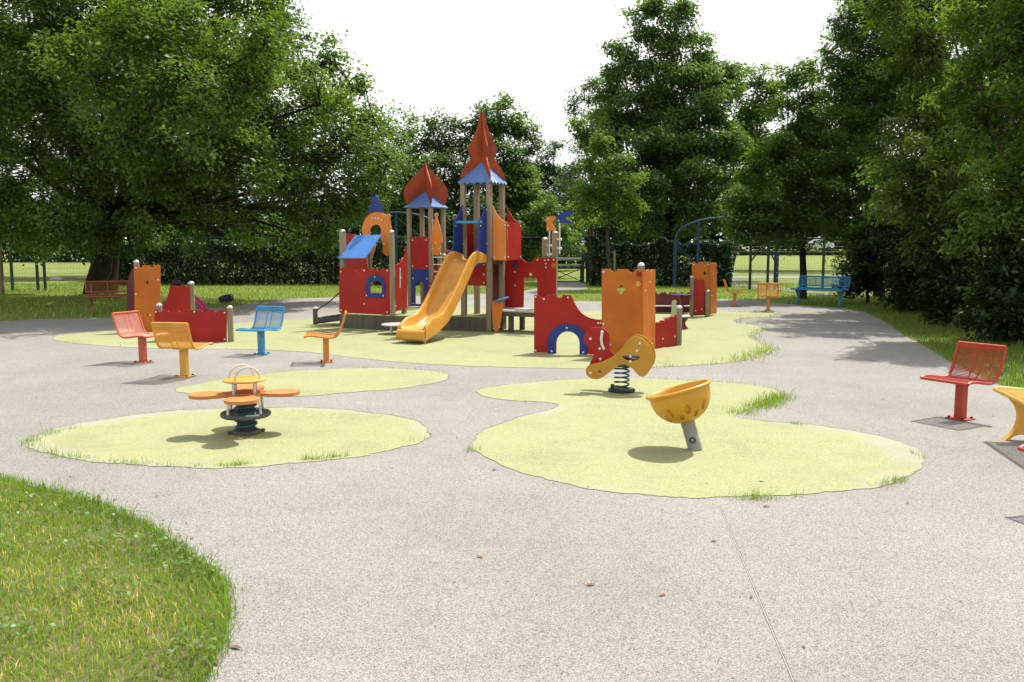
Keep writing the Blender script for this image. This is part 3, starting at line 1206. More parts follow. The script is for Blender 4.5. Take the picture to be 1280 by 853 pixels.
wallB = [(536.5, 384), (536.5, 353.5), (543.2, 353.5), (543.2, y2(543.2))] + scallop([551], y2, 2.8) + [(570, y2(570)), (570, 384)]
board('wall_panel', pl1, [pl1.px(wallB)], 0.022, RED, C, off=-0.03, bolts=pl1.px([(545, 339), (557, 338.5), (538.5, 357.5), (538.5, 381), (545, 346)]))
plR = PF(V1 + S1 - 0.05)
y3 = lambda x: 312 - (x - 556) * 0.03
board('wall_panel', plR, [plR.px([(557, 345), (557, 312)] + scallop([563], y3, 2.2) + [(577, 311.4), (577, 345)])], 0.022, RED, C,
      bolts=plR.px([(559, 314), (575, 314)]))

# --- big tower
ZE = 2.96
for (du, dv_, z0) in ((0, 0, 0.008), (-S2, 0, 0.008), (0, S2, 0.008), (-S2, S2, 0.008)):
    wpost('post', W(du, dv_), z0, ZE, 0.098, C, rz, cap=False)
tower_roof(-S2 / 2, S2 / 2, 0.375, ZE + 0.03, 3.36, prof2, True, 'spire_roof')
mb = MB()
c = W(-S2 / 2, S2 / 2)
mb.box((c.x, c.y, 1.375), (S2 + 0.06, S2 + 0.06, 0.05), 0, rz)
mb.build('tower_floor', DARKWOOD, C)
# skirt boards under the slide opening and at the back
pf0 = PF(-0.065)
board('skirt_board', pf0, [[(-S2 + 0.03, 0.92), (-S2 + 0.03, 1.40), (-0.05, 1.40), (-0.05, 0.92)]], 0.02, RED, C,
      bolts=[(-0.09, 1.34), (-0.09, 1.15), (-0.09, 0.98), (-S2 + 0.08, 1.0)])
pfb = PF(S2 + 0.05)
board('back_board', pfb, [[(-S2 + 0.0, 1.40), (-S2 + 0.0, 2.18), (-0.0, 2.18), (-0.0, 1.40)]], 0.02, RED, C)
board('back_board', pfb, [[(-S2 + 0.18, 0.30), (-S2 + 0.18, 1.34), (0.0, 1.34), (0.0, 0.30)]], 0.02, MAROON, C)  # red panel under the tower, its shade put into the maroon colour
psl = PS(-S2 - 0.05)
board('side_board', psl, [[(0.06, 1.40), (0.06, 2.18), (S2 - 0.06, 2.18), (S2 - 0.06, 1.40)]], 0.02, RED, C)
# blue wing boards each side of the slide mouth
for uu in (-S2 - 0.0, -0.045):
    ps = PS(uu)
    s = 1 if uu < -0.3 else 0.92
    wing = [(0.0, 1.40), (0.0, 2.56)] + spline([(-0.05, 2.53), (-0.12, 2.44), (-0.24, 2.30), (-0.38 * s, 2.22), (-0.41 * s, 2.12)], 4) + \
           spline([(-0.41 * s, 1.80), (-0.42 * s, 1.72), (-0.50 * s, 1.63), (-0.60 * s, 1.60), (-0.63 * s, 1.54), (-0.64 * s, 1.30)], 4) + [(-0.50 * s, 1.30)]
    a, b = W(uu, 0), W(uu, 1)
    mb = MB()
    mb.prism([wing], lambda p_, q_, w_: W(uu - 0.011 + w_, p_, q_), 0.022, 0)
    sx = 1 if uu < -0.3 else 1
    for (p_, q_) in ((-0.06, 2.42), (-0.06, 1.75), (-0.36 * s, 2.1), (-0.52 * s, 1.5), (-0.12, 1.5)):
        mb.cyl(W(uu + 0.012, p_, q_), 0.016, 0.012, 10, 1, axis=U, bev=0.004)
        mb.cyl(W(uu - 0.012, p_, q_), 0.016, 0.012, 10, 1, axis=-U, bev=0.004)
    mb.build('wing_board', [BLUE, BOLT], C, bevel=0.004)
mb = MB()
mb.tube([W(-S2 - 0.03, -0.33, 2.17), W(0.0, -0.33, 2.17)], 0.025, 10)
mb.build('grab_bar', SKY_STEEL, C, smooth=40)

# balcony box on the right of the tower
pff = PF(-0.045)
bx = pff.px([(616, 325.5), (616, 257)] + spline([(618.5, 263.5), (623, 270.5), (628, 275.5), (633.8, 278.3)], 4) + [(633.8, 325.5)])
board('balcony_board', pff, [bx], 0.022, BRIGHT_ORANGE, C, bolts=pff.px([(631.5, 281.5), (618.5, 322), (631, 322)]))
ue = pff.p(633.8, 300)[0]
pbb = PF(S2 + 0.03)
board('balcony_board', pbb, [bx], 0.022, RED, C, label='red back board of the balcony')
ztop = pff.p(633.8, 278.3)[1]
zbot = pff.p(633.8, 325.5)[1]
pse = PS(ue)
ebx = [(-0.045 + 0.0, zbot), (-0.045, ztop), (S2 + 0.05, ztop), (S2 + 0.05, zbot)]
board('balcony_board', pse, [ebx], 0.022, RED, C, label='red end board of the balcony', bolts=[(0.0, ztop - 0.06), (S2, ztop - 0.06), (0.0, zbot + 0.06), (S2, zbot + 0.06)])
mb = MB()
c = W(ue / 2, S2 / 2)
mb.box((c.x, c.y, zbot + 0.03), (ue - 0.03, S2 + 0.0, 0.03), 0, rz)
mb.build('balcony_floor', DARKWOOD, C)

# slide
path = spline([(-0.10, 1.43), (-0.42, 1.425), (-0.62, 1.36), (-0.85, 1.14), (-1.15, 0.84), (-1.45, 0.56), (-1.72, 0.36), (-1.98, 0.275), (-2.25, 0.252), (-2.47, 0.25)], 5)
cu = -0.30
sect_hi = [(-0.285, -0.05), (-0.295, 0.15), (-0.285, 0.185), (-0.262, 0.195), (-0.238, 0.185), (-0.225, 0.15), (-0.205, 0.05), (-0.17, 0.012), (-0.10, 0.0), (0.0, -0.004),
           (0.10, 0.0), (0.17, 0.012), (0.205, 0.05), (0.225, 0.15), (0.238, 0.185), (0.262, 0.195), (0.285, 0.185), (0.295, 0.15), (0.285, -0.05)]
mb = MB()
ns = len(sect_hi)
vs, fs = [], []
for i, (v, z) in enumerate(path):
    p0 = path[max(i - 1, 0)]
    p1 = path[min(i + 1, len(path) - 1)]
    tv, tz = p1[0] - p0[0], p1[1] - p0[1]
    L = math.hypot(tv, tz)
    nv, nz = tz / L, -tv / L
    if nz < 0:
        nv, nz = -nv, -nz
    f = i / (len(path) - 1)
    g_ = 1.0 if 0.12 < f < 0.86 else (0.55 + 0.45 * f / 0.12 if f <= 0.12 else 1.0 - 0.80 * ((f - 0.86) / 0.14) ** 1.3)
    drop = 0.0 if f < 0.72 else -0.14 * ((f - 0.72) / 0.28)
    for (s_, h_) in sect_hi:
        hh = h_ * g_ if h_ > 0.02 else (h_ + drop if h_ < -0.02 else h_)
        vs.append(W(cu + s_, v + nv * hh, z + nz * hh))
for i in range(len(path) - 1):
    for j in range(ns):
        j2 = (j + 1) % ns
        fs.append((i * ns + j, i * ns + j2, (i + 1) * ns + j2, (i + 1) * ns + j))
capo = (len(path) - 1) * ns
for tri in tessellate_polygon([[Vector((a_, b_, 0)) for a_, b_ in sect_hi]]):
    fs.append(tuple(tri))
    fs.append(tuple(capo + q_ for q_ in tri))
mb.add(vs, fs)
slide = mb.build('slide', SLIDE_Y, C, smooth=50)
# rounded run-out lip
mb = MB()
lip = [(-2.40, 0.248)] + arc(-2.465, 0.185, 0.085, 0.066, 90, 180, 8) + arc(-2.49, 0.115, 0.06, 0.06, 180, 270, 6) + [(-2.40, 0.055)]
mb.prism([lip], lambda a, b, w_: W(cu - 0.278 + w_, a, b), 0.556)
mb.build('slide_lip', SLIDE_Y, slide, smooth=40, bevel=0.02)
for s_ in (-0.2, 0.2):
    p = W(cu + s_, -2.36, 0.0)
    mb = MB()
    mb.cyl(p, 0.02, 0.11, 10)
    mb.build('slide_foot', STEEL, slide)

# right-hand wall with the castle-shaped doorway, deck, flags
plD = PF(0.745)
yl = lambda x: 322.2
wl = [(628, 384.5), (628, 324.5), (634, 326), (641, 325.5), (647, 321.5), (650, 321.5)] + spline([(652, 323), (655.5, 326.5), (660, 328), (664.5, 326.5), (668, 322.8)], 4) + \
     [(670, 322), (681, 322.2), (694.8, 322.4), (694.8, 392), (671.5, 386.5), (671.5, 350), (669.4, 347), (666, 348.3), (664, 341), (662, 341), (660, 349),
      (658, 346), (655, 348), (654.2, 384.5)]
board('wall_panel', plD, [plD.px(wl)], 0.024, RED, C,
      bolts=plD.px([(630, 327), (643.5, 340), (644, 357), (630, 358), (648, 324), (672, 325), (681, 325.5), (685.5, 325), (692, 325), (682.5, 330), (682.5, 334.5), (692, 330)]))
mb = MB()
a_, z_ = plD.p(692, 332)
mb.cyl(plD.w(a_, z_, -0.002), 0.05, 0.014, 18, axis=-plD.n, bev=0.004)
mb.build('turning_disc', ORANGE, C, smooth=40)
mb = MB()
a_, z_ = plD.p(643.5, 332.5)
b_, zz_ = plD.p(647.5, 323)
mb.cyl(plD.w(a_, z_, -0.002), 0.05, 0.016, 18, axis=-plD.n, bev=0.004)
mb.beam(plD.w(a_, z_, -0.03), plD.w(b_, zz_, -0.03), 0.03, 0.02)
mb.build('lever', BLUE, C, bevel=0.004)
uD0, uD1 = plD.p(628, 384)[0], plD.p(694.8, 384)[0]
mb = MB()
mb.prism([[(uD0 + 0.0, -0.02), (uD1 + 0.05, -0.02), (uD1 + 0.05, 0.735), (uD0 + 0.0, 0.735)]], lambda a, b, w_: W(a, b, 0.41 + w_), 0.035)
mb.build('deck', CONCRETE, C, bevel=0.005)
mb = MB()
mb.box(W((uD0 + uD1) / 2, 0.03, 0.365), (uD1 - uD0 - 0.1, 0.04, 0.08), 0, rz)
mb.box(W((uD0 + uD1) / 2, 0.68, 0.365), (uD1 - uD0 - 0.1, 0.04, 0.08), 0, rz)
mb.build('deck_beam', DARKWOOD, C)
for (uu, vv) in ((uD0 + 0.08, 0.1), (uD1 - 0.06, 0.1), (uD0 + 0.5, 0.1), (uD0 + 0.08, 0.64), (uD1 - 0.06, 0.64), (uD0 + 0.5, 0.64)):
    wpost('deck_leg', W(uu, vv), 0.008, 0.406, 0.09, C, rz, DARKWOOD, False)
# console: orange trough under a tilted blue lid
plT = PF(-0.10)
tr = spline([(615.3, 377), (621, 377.5), (627.6, 379.5), (627.2, 388), (625.4, 401), (623.4, 411), (621, 415), (618, 413.5), (616, 405), (615.2, 390)], 3, True)
board('console_board', plT, [plT.px(tr)], 0.05, BRIGHT_ORANGE, C, bolts=plT.px([(617.5, 411), (624.5, 409)]))
a_, z_ = plT.p(625.6, 375.8)
M = Matrix.Rotation(R(20), 3, U.cross(Vector((0, 0, 1)))) @ Matrix.Identity(3)
mb = MB()
mb.lathe([(0.14, 0), (0.158, 0.008), (0.158, 0.022), (0.14, 0.03)], 28, 0, M, plT.w(a_, z_, 0.05))
mb.build('console_lid', ROOF_BLUE, C, smooth=40)
# flags
fl = spline([(681.6, 271), (687, 270.5), (692.7, 270.3)], 2) + [(693, 272.5), (687.8, 279), (693.2, 286), (692.7, 288.5), (681.6, 288.7)]
board('flag_board', plD, [plD.px(fl)], 0.02, BRIGHT_ORANGE, C, bolts=plD.px([(683.5, 274), (683.5, 286)]), off=0.06)
fl = [(694, 265.7), (714.5, 264), (716.3, 266.3), (704.8, 273), (715.3, 278), (711.8, 280.3), (695, 278.3)]
board('flag_board', plD, [plD.px(fl)], 0.02, BLUE, C, bolts=plD.px([(697, 267.5), (697, 276)]), off=0.06, label='blue swallow-tailed flag board')
for (xx, y0, y1) in ((684.6, 322, 285), (697.2, 318, 274)):
    a0_, z0_ = plD.p(xx, y0)
    a1_, z1_ = plD.p(xx, y1)
    mb = MB()
    mb.tube([plD.w(a0_, z0_, 0.09), plD.w(a0_, z1_, 0.09)], 0.021, 10)
    mb.build('flag_pole', STEEL, C, smooth=40)
for (xx, y1) in ((678.6, 300), (691, 292)):
    a0_, _ = plD.p(xx, 322)
    _, z1_ = plD.p(xx, y1)
    p = plD.w(a0_, 0, 0.10)
    wpost('post', p, 0.008, z1_, 0.095, C, rz)
    for dz in (0.12, 0.3):
        mb = MB()
        q = plD.w(a0_, z1_ - dz, 0.10)
        mb.tube([q, q + U * 0.13], 0.016, 8)
        mb.ball(q + U * 0.13, 0.028, 6)
        mb.build('pole_clamp', BOLT, C, smooth=40)

# log ramp and rope at the far left
mb = MB()
p0, p1 = PY(396, 402, 18.9), PY(437, 396.5, 18.9)
mb.tube([p0, p1], 0.055, 10)
mb.tube([p0 + Vector((0.1, 0.45, 0.02)), p1 + Vector((0.1, 0.45, 0.02))], 0.055, 10)
for t in np.linspace(0.1, 0.95, 6):
    q = p0.lerp(p1, float(t))
    mb.beam(q + Vector((-0.02, -0.05, 0.065)), q + Vector((0.1, 0.5, 0.065)), 0.075, 0.03)
mb.build('log_ramp', DARKWOOD, C, smooth=40)
q = G(394.5, 406)
wpost('post', q, 0.0, 0.34, 0.09, C, 0, DARKWOOD)
mb = MB()
mb.tube([PY(396, 388, q.y), PY(411, 378, 18.6), PY(425, 365.5, 18.4)], 0.014, 6)
mb.build('climbing_rope', ROPE, C, smooth=60)

# ------------------------------------------------------------------ right-hand fort boards (near)
A0, A1 = G(667.5, 441.5), None
t20 = R(17)
A1 = A0 + Vector((math.cos(t20), -math.sin(t20), 0)) * 1.0
plR1 = Plane((A0.x, A0.y), (A1.x, A1.y))
fort = thing('play_fort', 'nearest orange and red play fort with a blue-framed arched crawl hole', 'play fort', (A0.x, A0.y, 0), -t20)
ytop = lambda x: 369 - (x - 667) * 0.008
o_ = [(667.5, 440.8), (667.5, ytop(667))] + scallop([678.3, 699.5], ytop, 4.1) + [(713.2, 369.3)] + \
     spline([(714.5, 371), (720, 382.5), (727, 391.5), (737, 397.5), (748, 399.8)], 4) + [(757, 400), (757, 443.5)]
hole = [(695.3, 443.0), (695.3, 429)] + arc(710, 429, 14.7, 14.6, 180, 360, 12) + [(724.7, 443.6)]
op = [(695.3, 441.9), (695.3, 429)] + arc(710, 429, 14.7, 14.6, 180, 360, 12) + [(724.7, 442.9)]
outl = o_ + [(724.7, 442.9)] + list(reversed(arc(710, 429, 14.7, 14.6, 180, 360, 12))) + [(695.3, 441.9)]
board('wall_panel', plR1, [plR1.px(outl)], 0.024, RED, fort, bolts=plR1.px([(669.5, 371.5), (680, 374), (710, 372), (669.5, 438.5), (748, 404), (748, 437), (751, 404)]))
ob = [(685, 441.6), (685, 428)] + arc(709.3, 427.5, 24.3, 22.6, 180, 360, 14) + [(733.6, 443.2), (724.7, 442.9)] + \
     list(reversed(arc(710, 429, 14.7, 14.6, 180, 360, 12))) + [(695.3, 441.9)]
board('arch_frame', plR1, [plR1.px(ob)], 0.018, BLUE, fort, off=-0.021, bolts=plR1.px([(709, 410), (690, 439), (729.5, 440.5)]))
plR2 = plR1.shift(-0.06)
yo = lambda x: 336.5 + (x - 752) * 0.012
oo = [(752, 443.0), (752, 336.5)] + scallop([767.3, 789.5], yo, 4.0) + [(803.3, 337), (803.3, 444.5)]
dia = [(771, 362), (774, 358.5), (776.5, 356.5), (778.5, 359.5), (782.5, 362), (778.5, 364.8), (776.5, 368.5), (773.5, 365.2)]
board('turret_panel', plR2, [plR2.px(oo), plR2.px(dia)], 0.024, ORANGE, fort, bolts=plR2.px([(754.5, 405), (754.5, 340), (800, 340), (762.5, 431), (800, 440)]))
for (xx, yy, mt) in ((798, 355, YELLOW), (799, 342.5, RED)):
    mb = MB()
    a_, z_ = plR2.p(xx, yy)
    mb.cyl(plR2.w(a_, z_, -0.002), 0.042, 0.012, 18, axis=-plR2.n, bev=0.003)
    mb.build('button_disc', mt, fort, smooth=40)
B0 = plR2.w(plR2.p(803.3, 440)[0], 0)
B1 = G(819.2, 436.6)
B2 = G(848.5, 431.8)
plR3 = Plane((B0.x, B0.y), (B1.x, B1.y))
ys = lambda x: 337
board('turret_panel', plR3, [plR3.px([(804, 443.5), (804, 337)] + scallop([808.3, 813.6], ys, 1.9) + [(819.3, 337), (819.3, 436.6)])], 0.024, ORANGE, fort,
      bolts=plR3.px([(812, 353), (815, 430), (806.5, 364)]))
plR4 = Plane((B1.x, B1.y), (B2.x, B2.y))
yl = lambda x: 404 - (x - 819) * 0.40
board('wall_panel', plR4, [plR4.px([(820, 436.4), (820, yl(820))] + scallop([824, 830, 836, 842], yl, 1.7) + [(846, yl(846)), (846, 432.2)])], 0.024, RED, fort,
      bolts=plR4.px([(828, 424), (843, 421)]))
rpost('post', (B2.x, B2.y), 0.008, 0.64, 0.05, fort)
p = plR1.w(plR1.p(756, 400)[0], 0, 0.075)
rpost('post', p, 0.008, plR1.p(756, 397)[1], 0.05, fort)
p = plR2.w(plR2.p(799, 400)[0], 0, 0.10)
rpost('post', p, 0.008, plR2.p(799, 333)[1], 0.055, fort)

# far right-hand fort
C0 = G(863.5, 396.5)
fort2 = thing('play_fort', 'far orange and red play fort with a plus-shaped hole, left of the distant chairs', 'play fort', (C0.x, C0.y, 0), -R(10))
C1 = G(896, 392.5)
Cm = C0 + Vector((0.95, -0.1, 0))
plE = Plane((C0.x, C0.y), (Cm.x, Cm.y)).shift(0.12)
plus = [(878.6, 342.2), (878.6, 341), (880, 340.9), (880.2, 339.4), (881.4, 339.4), (881.6, 340.9), (883.2, 341), (883.2, 342.4), (881.6, 342.6), (881.4, 344.4),
        (880.2, 344.4), (880, 342.6)]
ye = lambda x: 328
board('turret_panel', plE, [plE.px([(865, 394.5), (865, 328)] + scallop([871.5, 881.2], ye, 2.0) + [(887.7, 328.4), (887.7, 394)]), plE.px(plus)], 0.024, ORANGE, fort2,
      bolts=plE.px([(867, 331), (885.5, 331)]))
e1 = plE.w(plE.p(887.7, 390)[0], 0)
plE2 = Plane((e1.x, e1.y), (e1.x + 0.30, e1.y + 0.62))
board('turret_panel', plE2, [plE2.px([(888.2, 393.5), (888.2, 328.3)] + scallop([890.5, 893.2], lambda x: 328.6, 1.0) + [(896, 329), (896, 391.5)])], 0.024, ORANGE, fort2,
      bolts=plE2.px([(893.5, 385), (889.5, 370)]))
plE3 = plE.shift(-0.06)
board('wall_panel', plE3, [plE3.px([(866.4, 395), (866.4, 349.6)] + scallop([869.3, 873.7], lambda x: 349.8, 1.2) + [(880.6, 350), (880.6, 394.3)])], 0.024, RED, fort2,
      bolts=plE3.px([(869.5, 388.5), (877, 387)]))
p = plE3.w(plE3.p(864.3, 390)[0], 0, 0)
rpost('post', p, 0.008, plE3.p(864, 347.5)[1], 0.05, fort2)
p = plE3.w(plE3.p(883.7, 390)[0], 0, -0.03)
rpost('post', p, 0.008, plE3.p(884, 365)[1], 0.05, fort2)
D0, D1 = G(818, 391.3), G(862, 391.5)
plF = Plane((D0.x, D0.y), (D1.x, D1.y))
yf = lambda x: 365.6
board('wall_panel', plF, [plF.px([(818, 391), (818, 365.6)] + scallop([823.5, 835, 848, 857], yf, 2.6) + [(863, 365.8), (863, 391)])], 0.024, MAROON, fort2)
mb = MB()
a_, z_ = plF.p(818, 381.5)
b_, _ = plF.p(862, 381.5)
mb.prism([[(a_, -0.32), (b_, -0.32), (b_, -0.004), (a_, -0.004)]], lambda a, b, w_: plF.w(a, z_ - 0.02 + w_, b), 0.022)
mb.build('bench_shelf', CONCRETE, fort2, bevel=0.004)
# play table with a glossy purple top
q = G(852, 397)
tb = thing('play_table', 'small play table with a glossy purple top inside the far fort', 'table', (q.x, q.y, 0))
mb = MB()
mb.lathe([(0.26, 0), (0.275, 0.008), (0.275, 0.02), (0.26, 0.028)], 28, 0, None, (q.x, q.y, 0.54))
mb.build('tabletop', PURPLE, tb, smooth=40)
mb = MB()
mb.lathe([(0.12, 0.008), (0.05, 0.05), (0.045, 0.4), (0.12, 0.54)], 16, 0, None, (q.x, q.y, 0))
mb.build('leg', MAROON, tb, smooth=40)
# pale green sea-horse shaped board standing behind the low wall
q = G(842, 402)
plG = Plane((q.x, q.y), (q.x + 1, q.y - 0.1))
sh = spline([(837, 399), (838.5, 393.5), (839.3, 388), (839.6, 382), (840.2, 377.3), (842.5, 375.4), (845, 376), (846.2, 378.4), (844.6, 379.8), (845.2, 382.5), (847, 386.5), (846.8, 391),
             (844.6, 395), (844.5, 402), (838.5, 402)], 3, True)
shb = board('sea_animal_board', plG, [plG.px(sh)], 0.03, PALE_GREEN, None)
tag(shb, 'pale green sea-animal shaped board standing behind the low red wall', 'play figure')
q = G(853.5, 411.5)
st = thing('play_stool', 'small dark red pedestal stool behind the low red wall post', 'stool', (q.x, q.y, 0))
mb = MB()
mb.lathe([(0.16, 0), (0.17, 0.008), (0.17, 0.022), (0.16, 0.03)], 24, 0, None, (q.x - 0.02, q.y, 0.25))
mb.build('seat', CONCRETE, st, smooth=40)
mb = MB()
mb.lathe([(0.11, 0.008), (0.10, 0.03), (0.05, 0.09), (0.05, 0.14), (0.11, 0.22), (0.12, 0.248)], 20, 0, None, (q.x, q.y, 0))
mb.build('pedestal', MAROON, st, smooth=40)

# ------------------------------------------------------------------ left-hand fort
L0, L1 = G(193, 427), G(283, 428)
plL = Plane((L0.x, L0.y), (L1.x, L1.y))
fort3 = thing('play_fort', 'orange turret panel and low red walls of the play fort behind the yellow chair', 'play fort', (L0.x, L0.y, 0), 0)
yl1 = lambda x: 387.3 + (x - 193) * 0.006
bl = [(193, 426.6), (193, 387.3)] + scallop([200, 213, 226.5, 255, 270.5], yl1, 3.0) + [(283, 388), (283, 427.6)]
board('wall_panel', plL, [plL.px(bl)], 0.024, RED, fort3, bolts=plL.px([(195, 390), (243, 390), (281, 391), (281, 424.5), (195, 424)]))
rpost('post', plL.w(plL.p(286, 400)[0], 0, 0.06), 0.008, plL.p(286, 386)[1], 0.052, fort3)
rpost('post', plL.w(plL.p(196.5, 400)[0], 0, 0.09), 0.008, plL.p(196.5, 383)[1], 0.052, fort3)
q0, q1 = G(168, 415.5), G(200.3, 415)
plM = Plane((q0.x, q0.y), (q1.x, q1.y))
ym = lambda x: 332 - (x - 168) * 0.01
clv = [(181.6, 353.6), (181.5, 352.4), (183, 352.2), (183.4, 349.8), (185, 352), (186.4, 352.6), (186.2, 354.2), (184.8, 354.8), (183.6, 357.6), (182.8, 354.8)]
board('turret_panel', plM, [plM.px([(168, 415.5), (168, 332)] + scallop([175.8, 189], ym, 2.6) + [(200.4, 331.8), (200.4, 415)]), plM.px(clv)], 0.024, ORANGE, fort3,
      bolts=plM.px([(170, 335), (170, 368), (188, 394), (198, 350)]))
rpost('post', plM.w(plM.p(172.5, 400)[0], 0, 0.08), 0.008, plM.p(172.5, 328.5)[1], 0.052, fort3)
q0, q1 = G(199, 412), G(241, 410)
plN = Plane((q0.x, q0.y), (q1.x, q1.y))
yn = lambda x: 357.2 - (x - 213) * 0.03
board('wall_panel', plN, [plN.px([(200, 411.8), (200, 386)] + spline([(202, 383.5), (207, 376.5), (210.5, 368), (213, 357.4)], 5) + scallop([222.5, 233.5], yn, 2.2) +
                                 [(238, 356.4), (238, 410.4)])], 0.024, RED, fort3)
rpost('post', plN.w(plN.p(241.3, 400)[0], 0, 0.05), 0.008, plN.p(241, 355)[1], 0.062, fort3)
q0, q1 = G(157, 394.8), G(170, 395)
plQ = Plane((q0.x, q0.y), (q1.x, q1.y))
board('wall_panel', plQ, [plQ.px([(158.5, 394.5), (158.5, 356), (163, 341), (165, 336), (175, 336), (175, 394.8)])], 0.024, MAROON, fort3, label='dark red board behind the orange turret panel')

# ------------------------------------------------------------------ spring rocker (animal shape)
q = G(777, 490)
rk_r = R(14)
rock = thing('spring_rocker', 'mustard and red animal-shaped spring rocker on a green coil spring', 'spring rocker', (q.x, q.y, 0.0), -rk_r)
rd_ = Vector((math.cos(rk_r), -math.sin(rk_r), 0))
rn_ = Vector((math.sin(rk_r), math.cos(rk_r), 0))


def zz(pts):
    return [(720 + a / 8.527, 400 + b / 8.527) for a, b in pts]


c0 = Vector((q.x, q.y, 0)) - rn_ * 0.13
plZ = Plane((c0.x, c0.y), ((c0 + rd_).x, (c0 + rd_).y))
body = zz([(105, 560), (115, 505), (160, 475), (260, 452), (350, 415), (435, 358), (500, 290), (545, 220), (610, 183), (690, 192), (760, 250), (815, 340), (828, 415), (815, 490),
           (770, 560), (735, 600), (690, 605), (655, 580), (610, 530), (560, 492), (500, 476), (430, 500), (370, 550), (300, 602), (240, 632), (180, 630), (125, 602)])
bodyc = spline(plZ.px(body), 4, True)
slot = spline(plZ.px(zz([(495, 385), (540, 378), (600, 376), (650, 382), (680, 398), (660, 425), (600, 440), (540, 430), (505, 408)])), 3, True)
hole = spline(plZ.px(zz([(232, 552), (240, 538), (262, 532), (280, 545), (274, 562), (252, 572), (236, 568)])), 3, True)
zc = plZ.p(*zz([(500, 480)])[0])[1]
for k, off in enumerate((0.0, 0.235)):
    board('side_board', plZ, [bodyc, slot, hole], 0.024, MUSTARD, rock, off=off, bevel=0.005,
          bolts=plZ.px(zz([(155, 565), (580, 388), (578, 445), (680, 250), (650, 330)])) if k == 0 else ())
head = spline(plZ.px(zz([(130, 500), (150, 440), (168, 400), (160, 345), (130, 290), (82, 268), (66, 225), (85, 145), (135, 103), (210, 90), (280, 105), (330, 150), (347, 210), (345, 265),
                         (350, 330), (385, 375), (430, 395), (400, 440), (300, 470), (200, 500)])), 4, True)
board('head_board', plZ, [head], 0.03, RED, rock, off=0.115, bevel=0.006, bolts=plZ.px(zz([(240, 318), (245, 430), (140, 212)])))
mb = MB()
hp = [plZ.p(*k) for k in zz([(265, 140), (258, 200), (265, 270), (288, 325)])]
mb.tube([plZ.w(a, b, 0.085 if 0 < i < 3 else 0.10) for i, (a, b) in enumerate(hp)], 0.016, 10)
mb.ball(plZ.w(hp[0][0], hp[0][1], 0.095), 0.02, 6)
mb.build('handle', BOLT, rock, smooth=50)
mb = MB()
a_, z_ = plZ.p(*zz([(480, 400)])[0])
b_, _ = plZ.p(*zz([(690, 400)])[0])
mb.prism([[(a_ - 0.08, 0.026), (b_, 0.026), (b_, 0.234), (a_ - 0.08, 0.234)]], lambda a, b, w_: plZ.w(a, z_ - 0.01 + w_, b), 0.028)
mb.build('seat', PURPLE, rock, bevel=0.008)
mb = MB()
hx = []
turns, n = 5.3, 130
for i in range(n + 1):
    t = i / n
    a = 2 * math.pi * turns * t
    r_ = 0.085
    hx.append(Vector((q.x + r_ * math.cos(a), q.y + r_ * math.sin(a), 0.04 + (zc - 0.06) * t)))
mb.tube(hx, 0.0105, 8)
mb.build('spring', GREENCOIL, rock, smooth=60)
mb = MB()
mb.cyl((q.x, q.y, zc - 0.035), 0.105, 0.05, 20, 0, bev=0.006)
mb.box((q.x, q.y, zc + 0.03), (0.16, 0.21, 0.06), 0, -rk_r)
mb.build('top_clamp', GREENCOIL, rock, smooth=40)
mb = MB()
mb.cyl((q.x, q.y, 0.009), 0.16, 0.03, 24, 0, bev=0.006)
mb.box((q.x - 0.11, q.y, 0.055), (0.04, 0.06, 0.07), 0)
mb.build('base_plate', BLACK, rock, smooth=40)

# ------------------------------------------------------------------ spinning bowl
q = G(869.5, 562.5)
bowl = thing('spinning_bowl', 'orange-yellow tilted bowl seat spinner on a leaning grey post', 'spinner seat', (q.x, q.y, 0))
ax = Vector((-0.29, 0.11, 1.0)).normalized()
qa = ax.to_track_quat('Z', 'Y').to_matrix()
b0 = Vector((q.x, q.y, 0.0)) - ax * 0.02
mb = MB()
mb.lathe([(0.060, 0.02), (0.060, 0.205), (0.056, 0.212), (0.056, 0.222), (0.060, 0.228), (0.059, 0.33)], 24, 0, qa, b0)
pst = mb.build('post', GREY_POLE, bowl, smooth=40)
mb = MB()
side = (Vector((-0.2, -1, 0.0)) - ax * Vector((-0.2, -1, 0.0)).dot(ax)).normalized()
pc = b0 + ax * 0.115 + side * 0.0605
M = side.to_track_quat('Z', 'Y').to_matrix()
ring = [pc + M @ Vector((0.022 * math.cos(a), 0.022 * math.sin(a), 0.0)) for a in np.linspace(0, 2 * math.pi, 20, endpoint=False)]
mb.tube(ring, 0.006, 6, closed=True)
mb.build('emblem_ring', BLACK, pst, smooth=60)
# bowl shell
hb, Rr = 0.285, 0.268
bc = b0 + ax * 0.265
prof = []
for i in range(64):
    t = i / 63
    z = hb * t
    r = 0.262 * (1 - (1 - t) ** 2.35) ** 0.5
    prof.append((max(r, 0.002), z))
nseg = 260
vs, fs = [], []
dimples = []
for (zf, cnt, ph, ra, rb) in ((0.27, 9, 0.0, 0.018, 0.024), (0.47, 9, 0.35, 0.020, 0.036)):
    for k in range(cnt):
        dimples.append((zf * hb, 2 * math.pi * k / cnt + ph, ra, rb))
for (r, z) in prof:
    for j in range(nseg):
        a = 2 * math.pi * j / nseg
        rr = r
        for (dz, da, ra, rb) in dimples:
            d_a = (a - da + math.pi) % (2 * math.pi) - math.pi
            e = (d_a * r / ra) ** 2 + ((z - dz) / rb) ** 2
            if e < 1.2:
                rr -= 0.026 * min(1, (1.2 - e) / 0.3)
        vs.append(bc + qa @ Vector((max(rr, 0.001) * math.cos(a), max(rr, 0.001) * math.sin(a), z)))
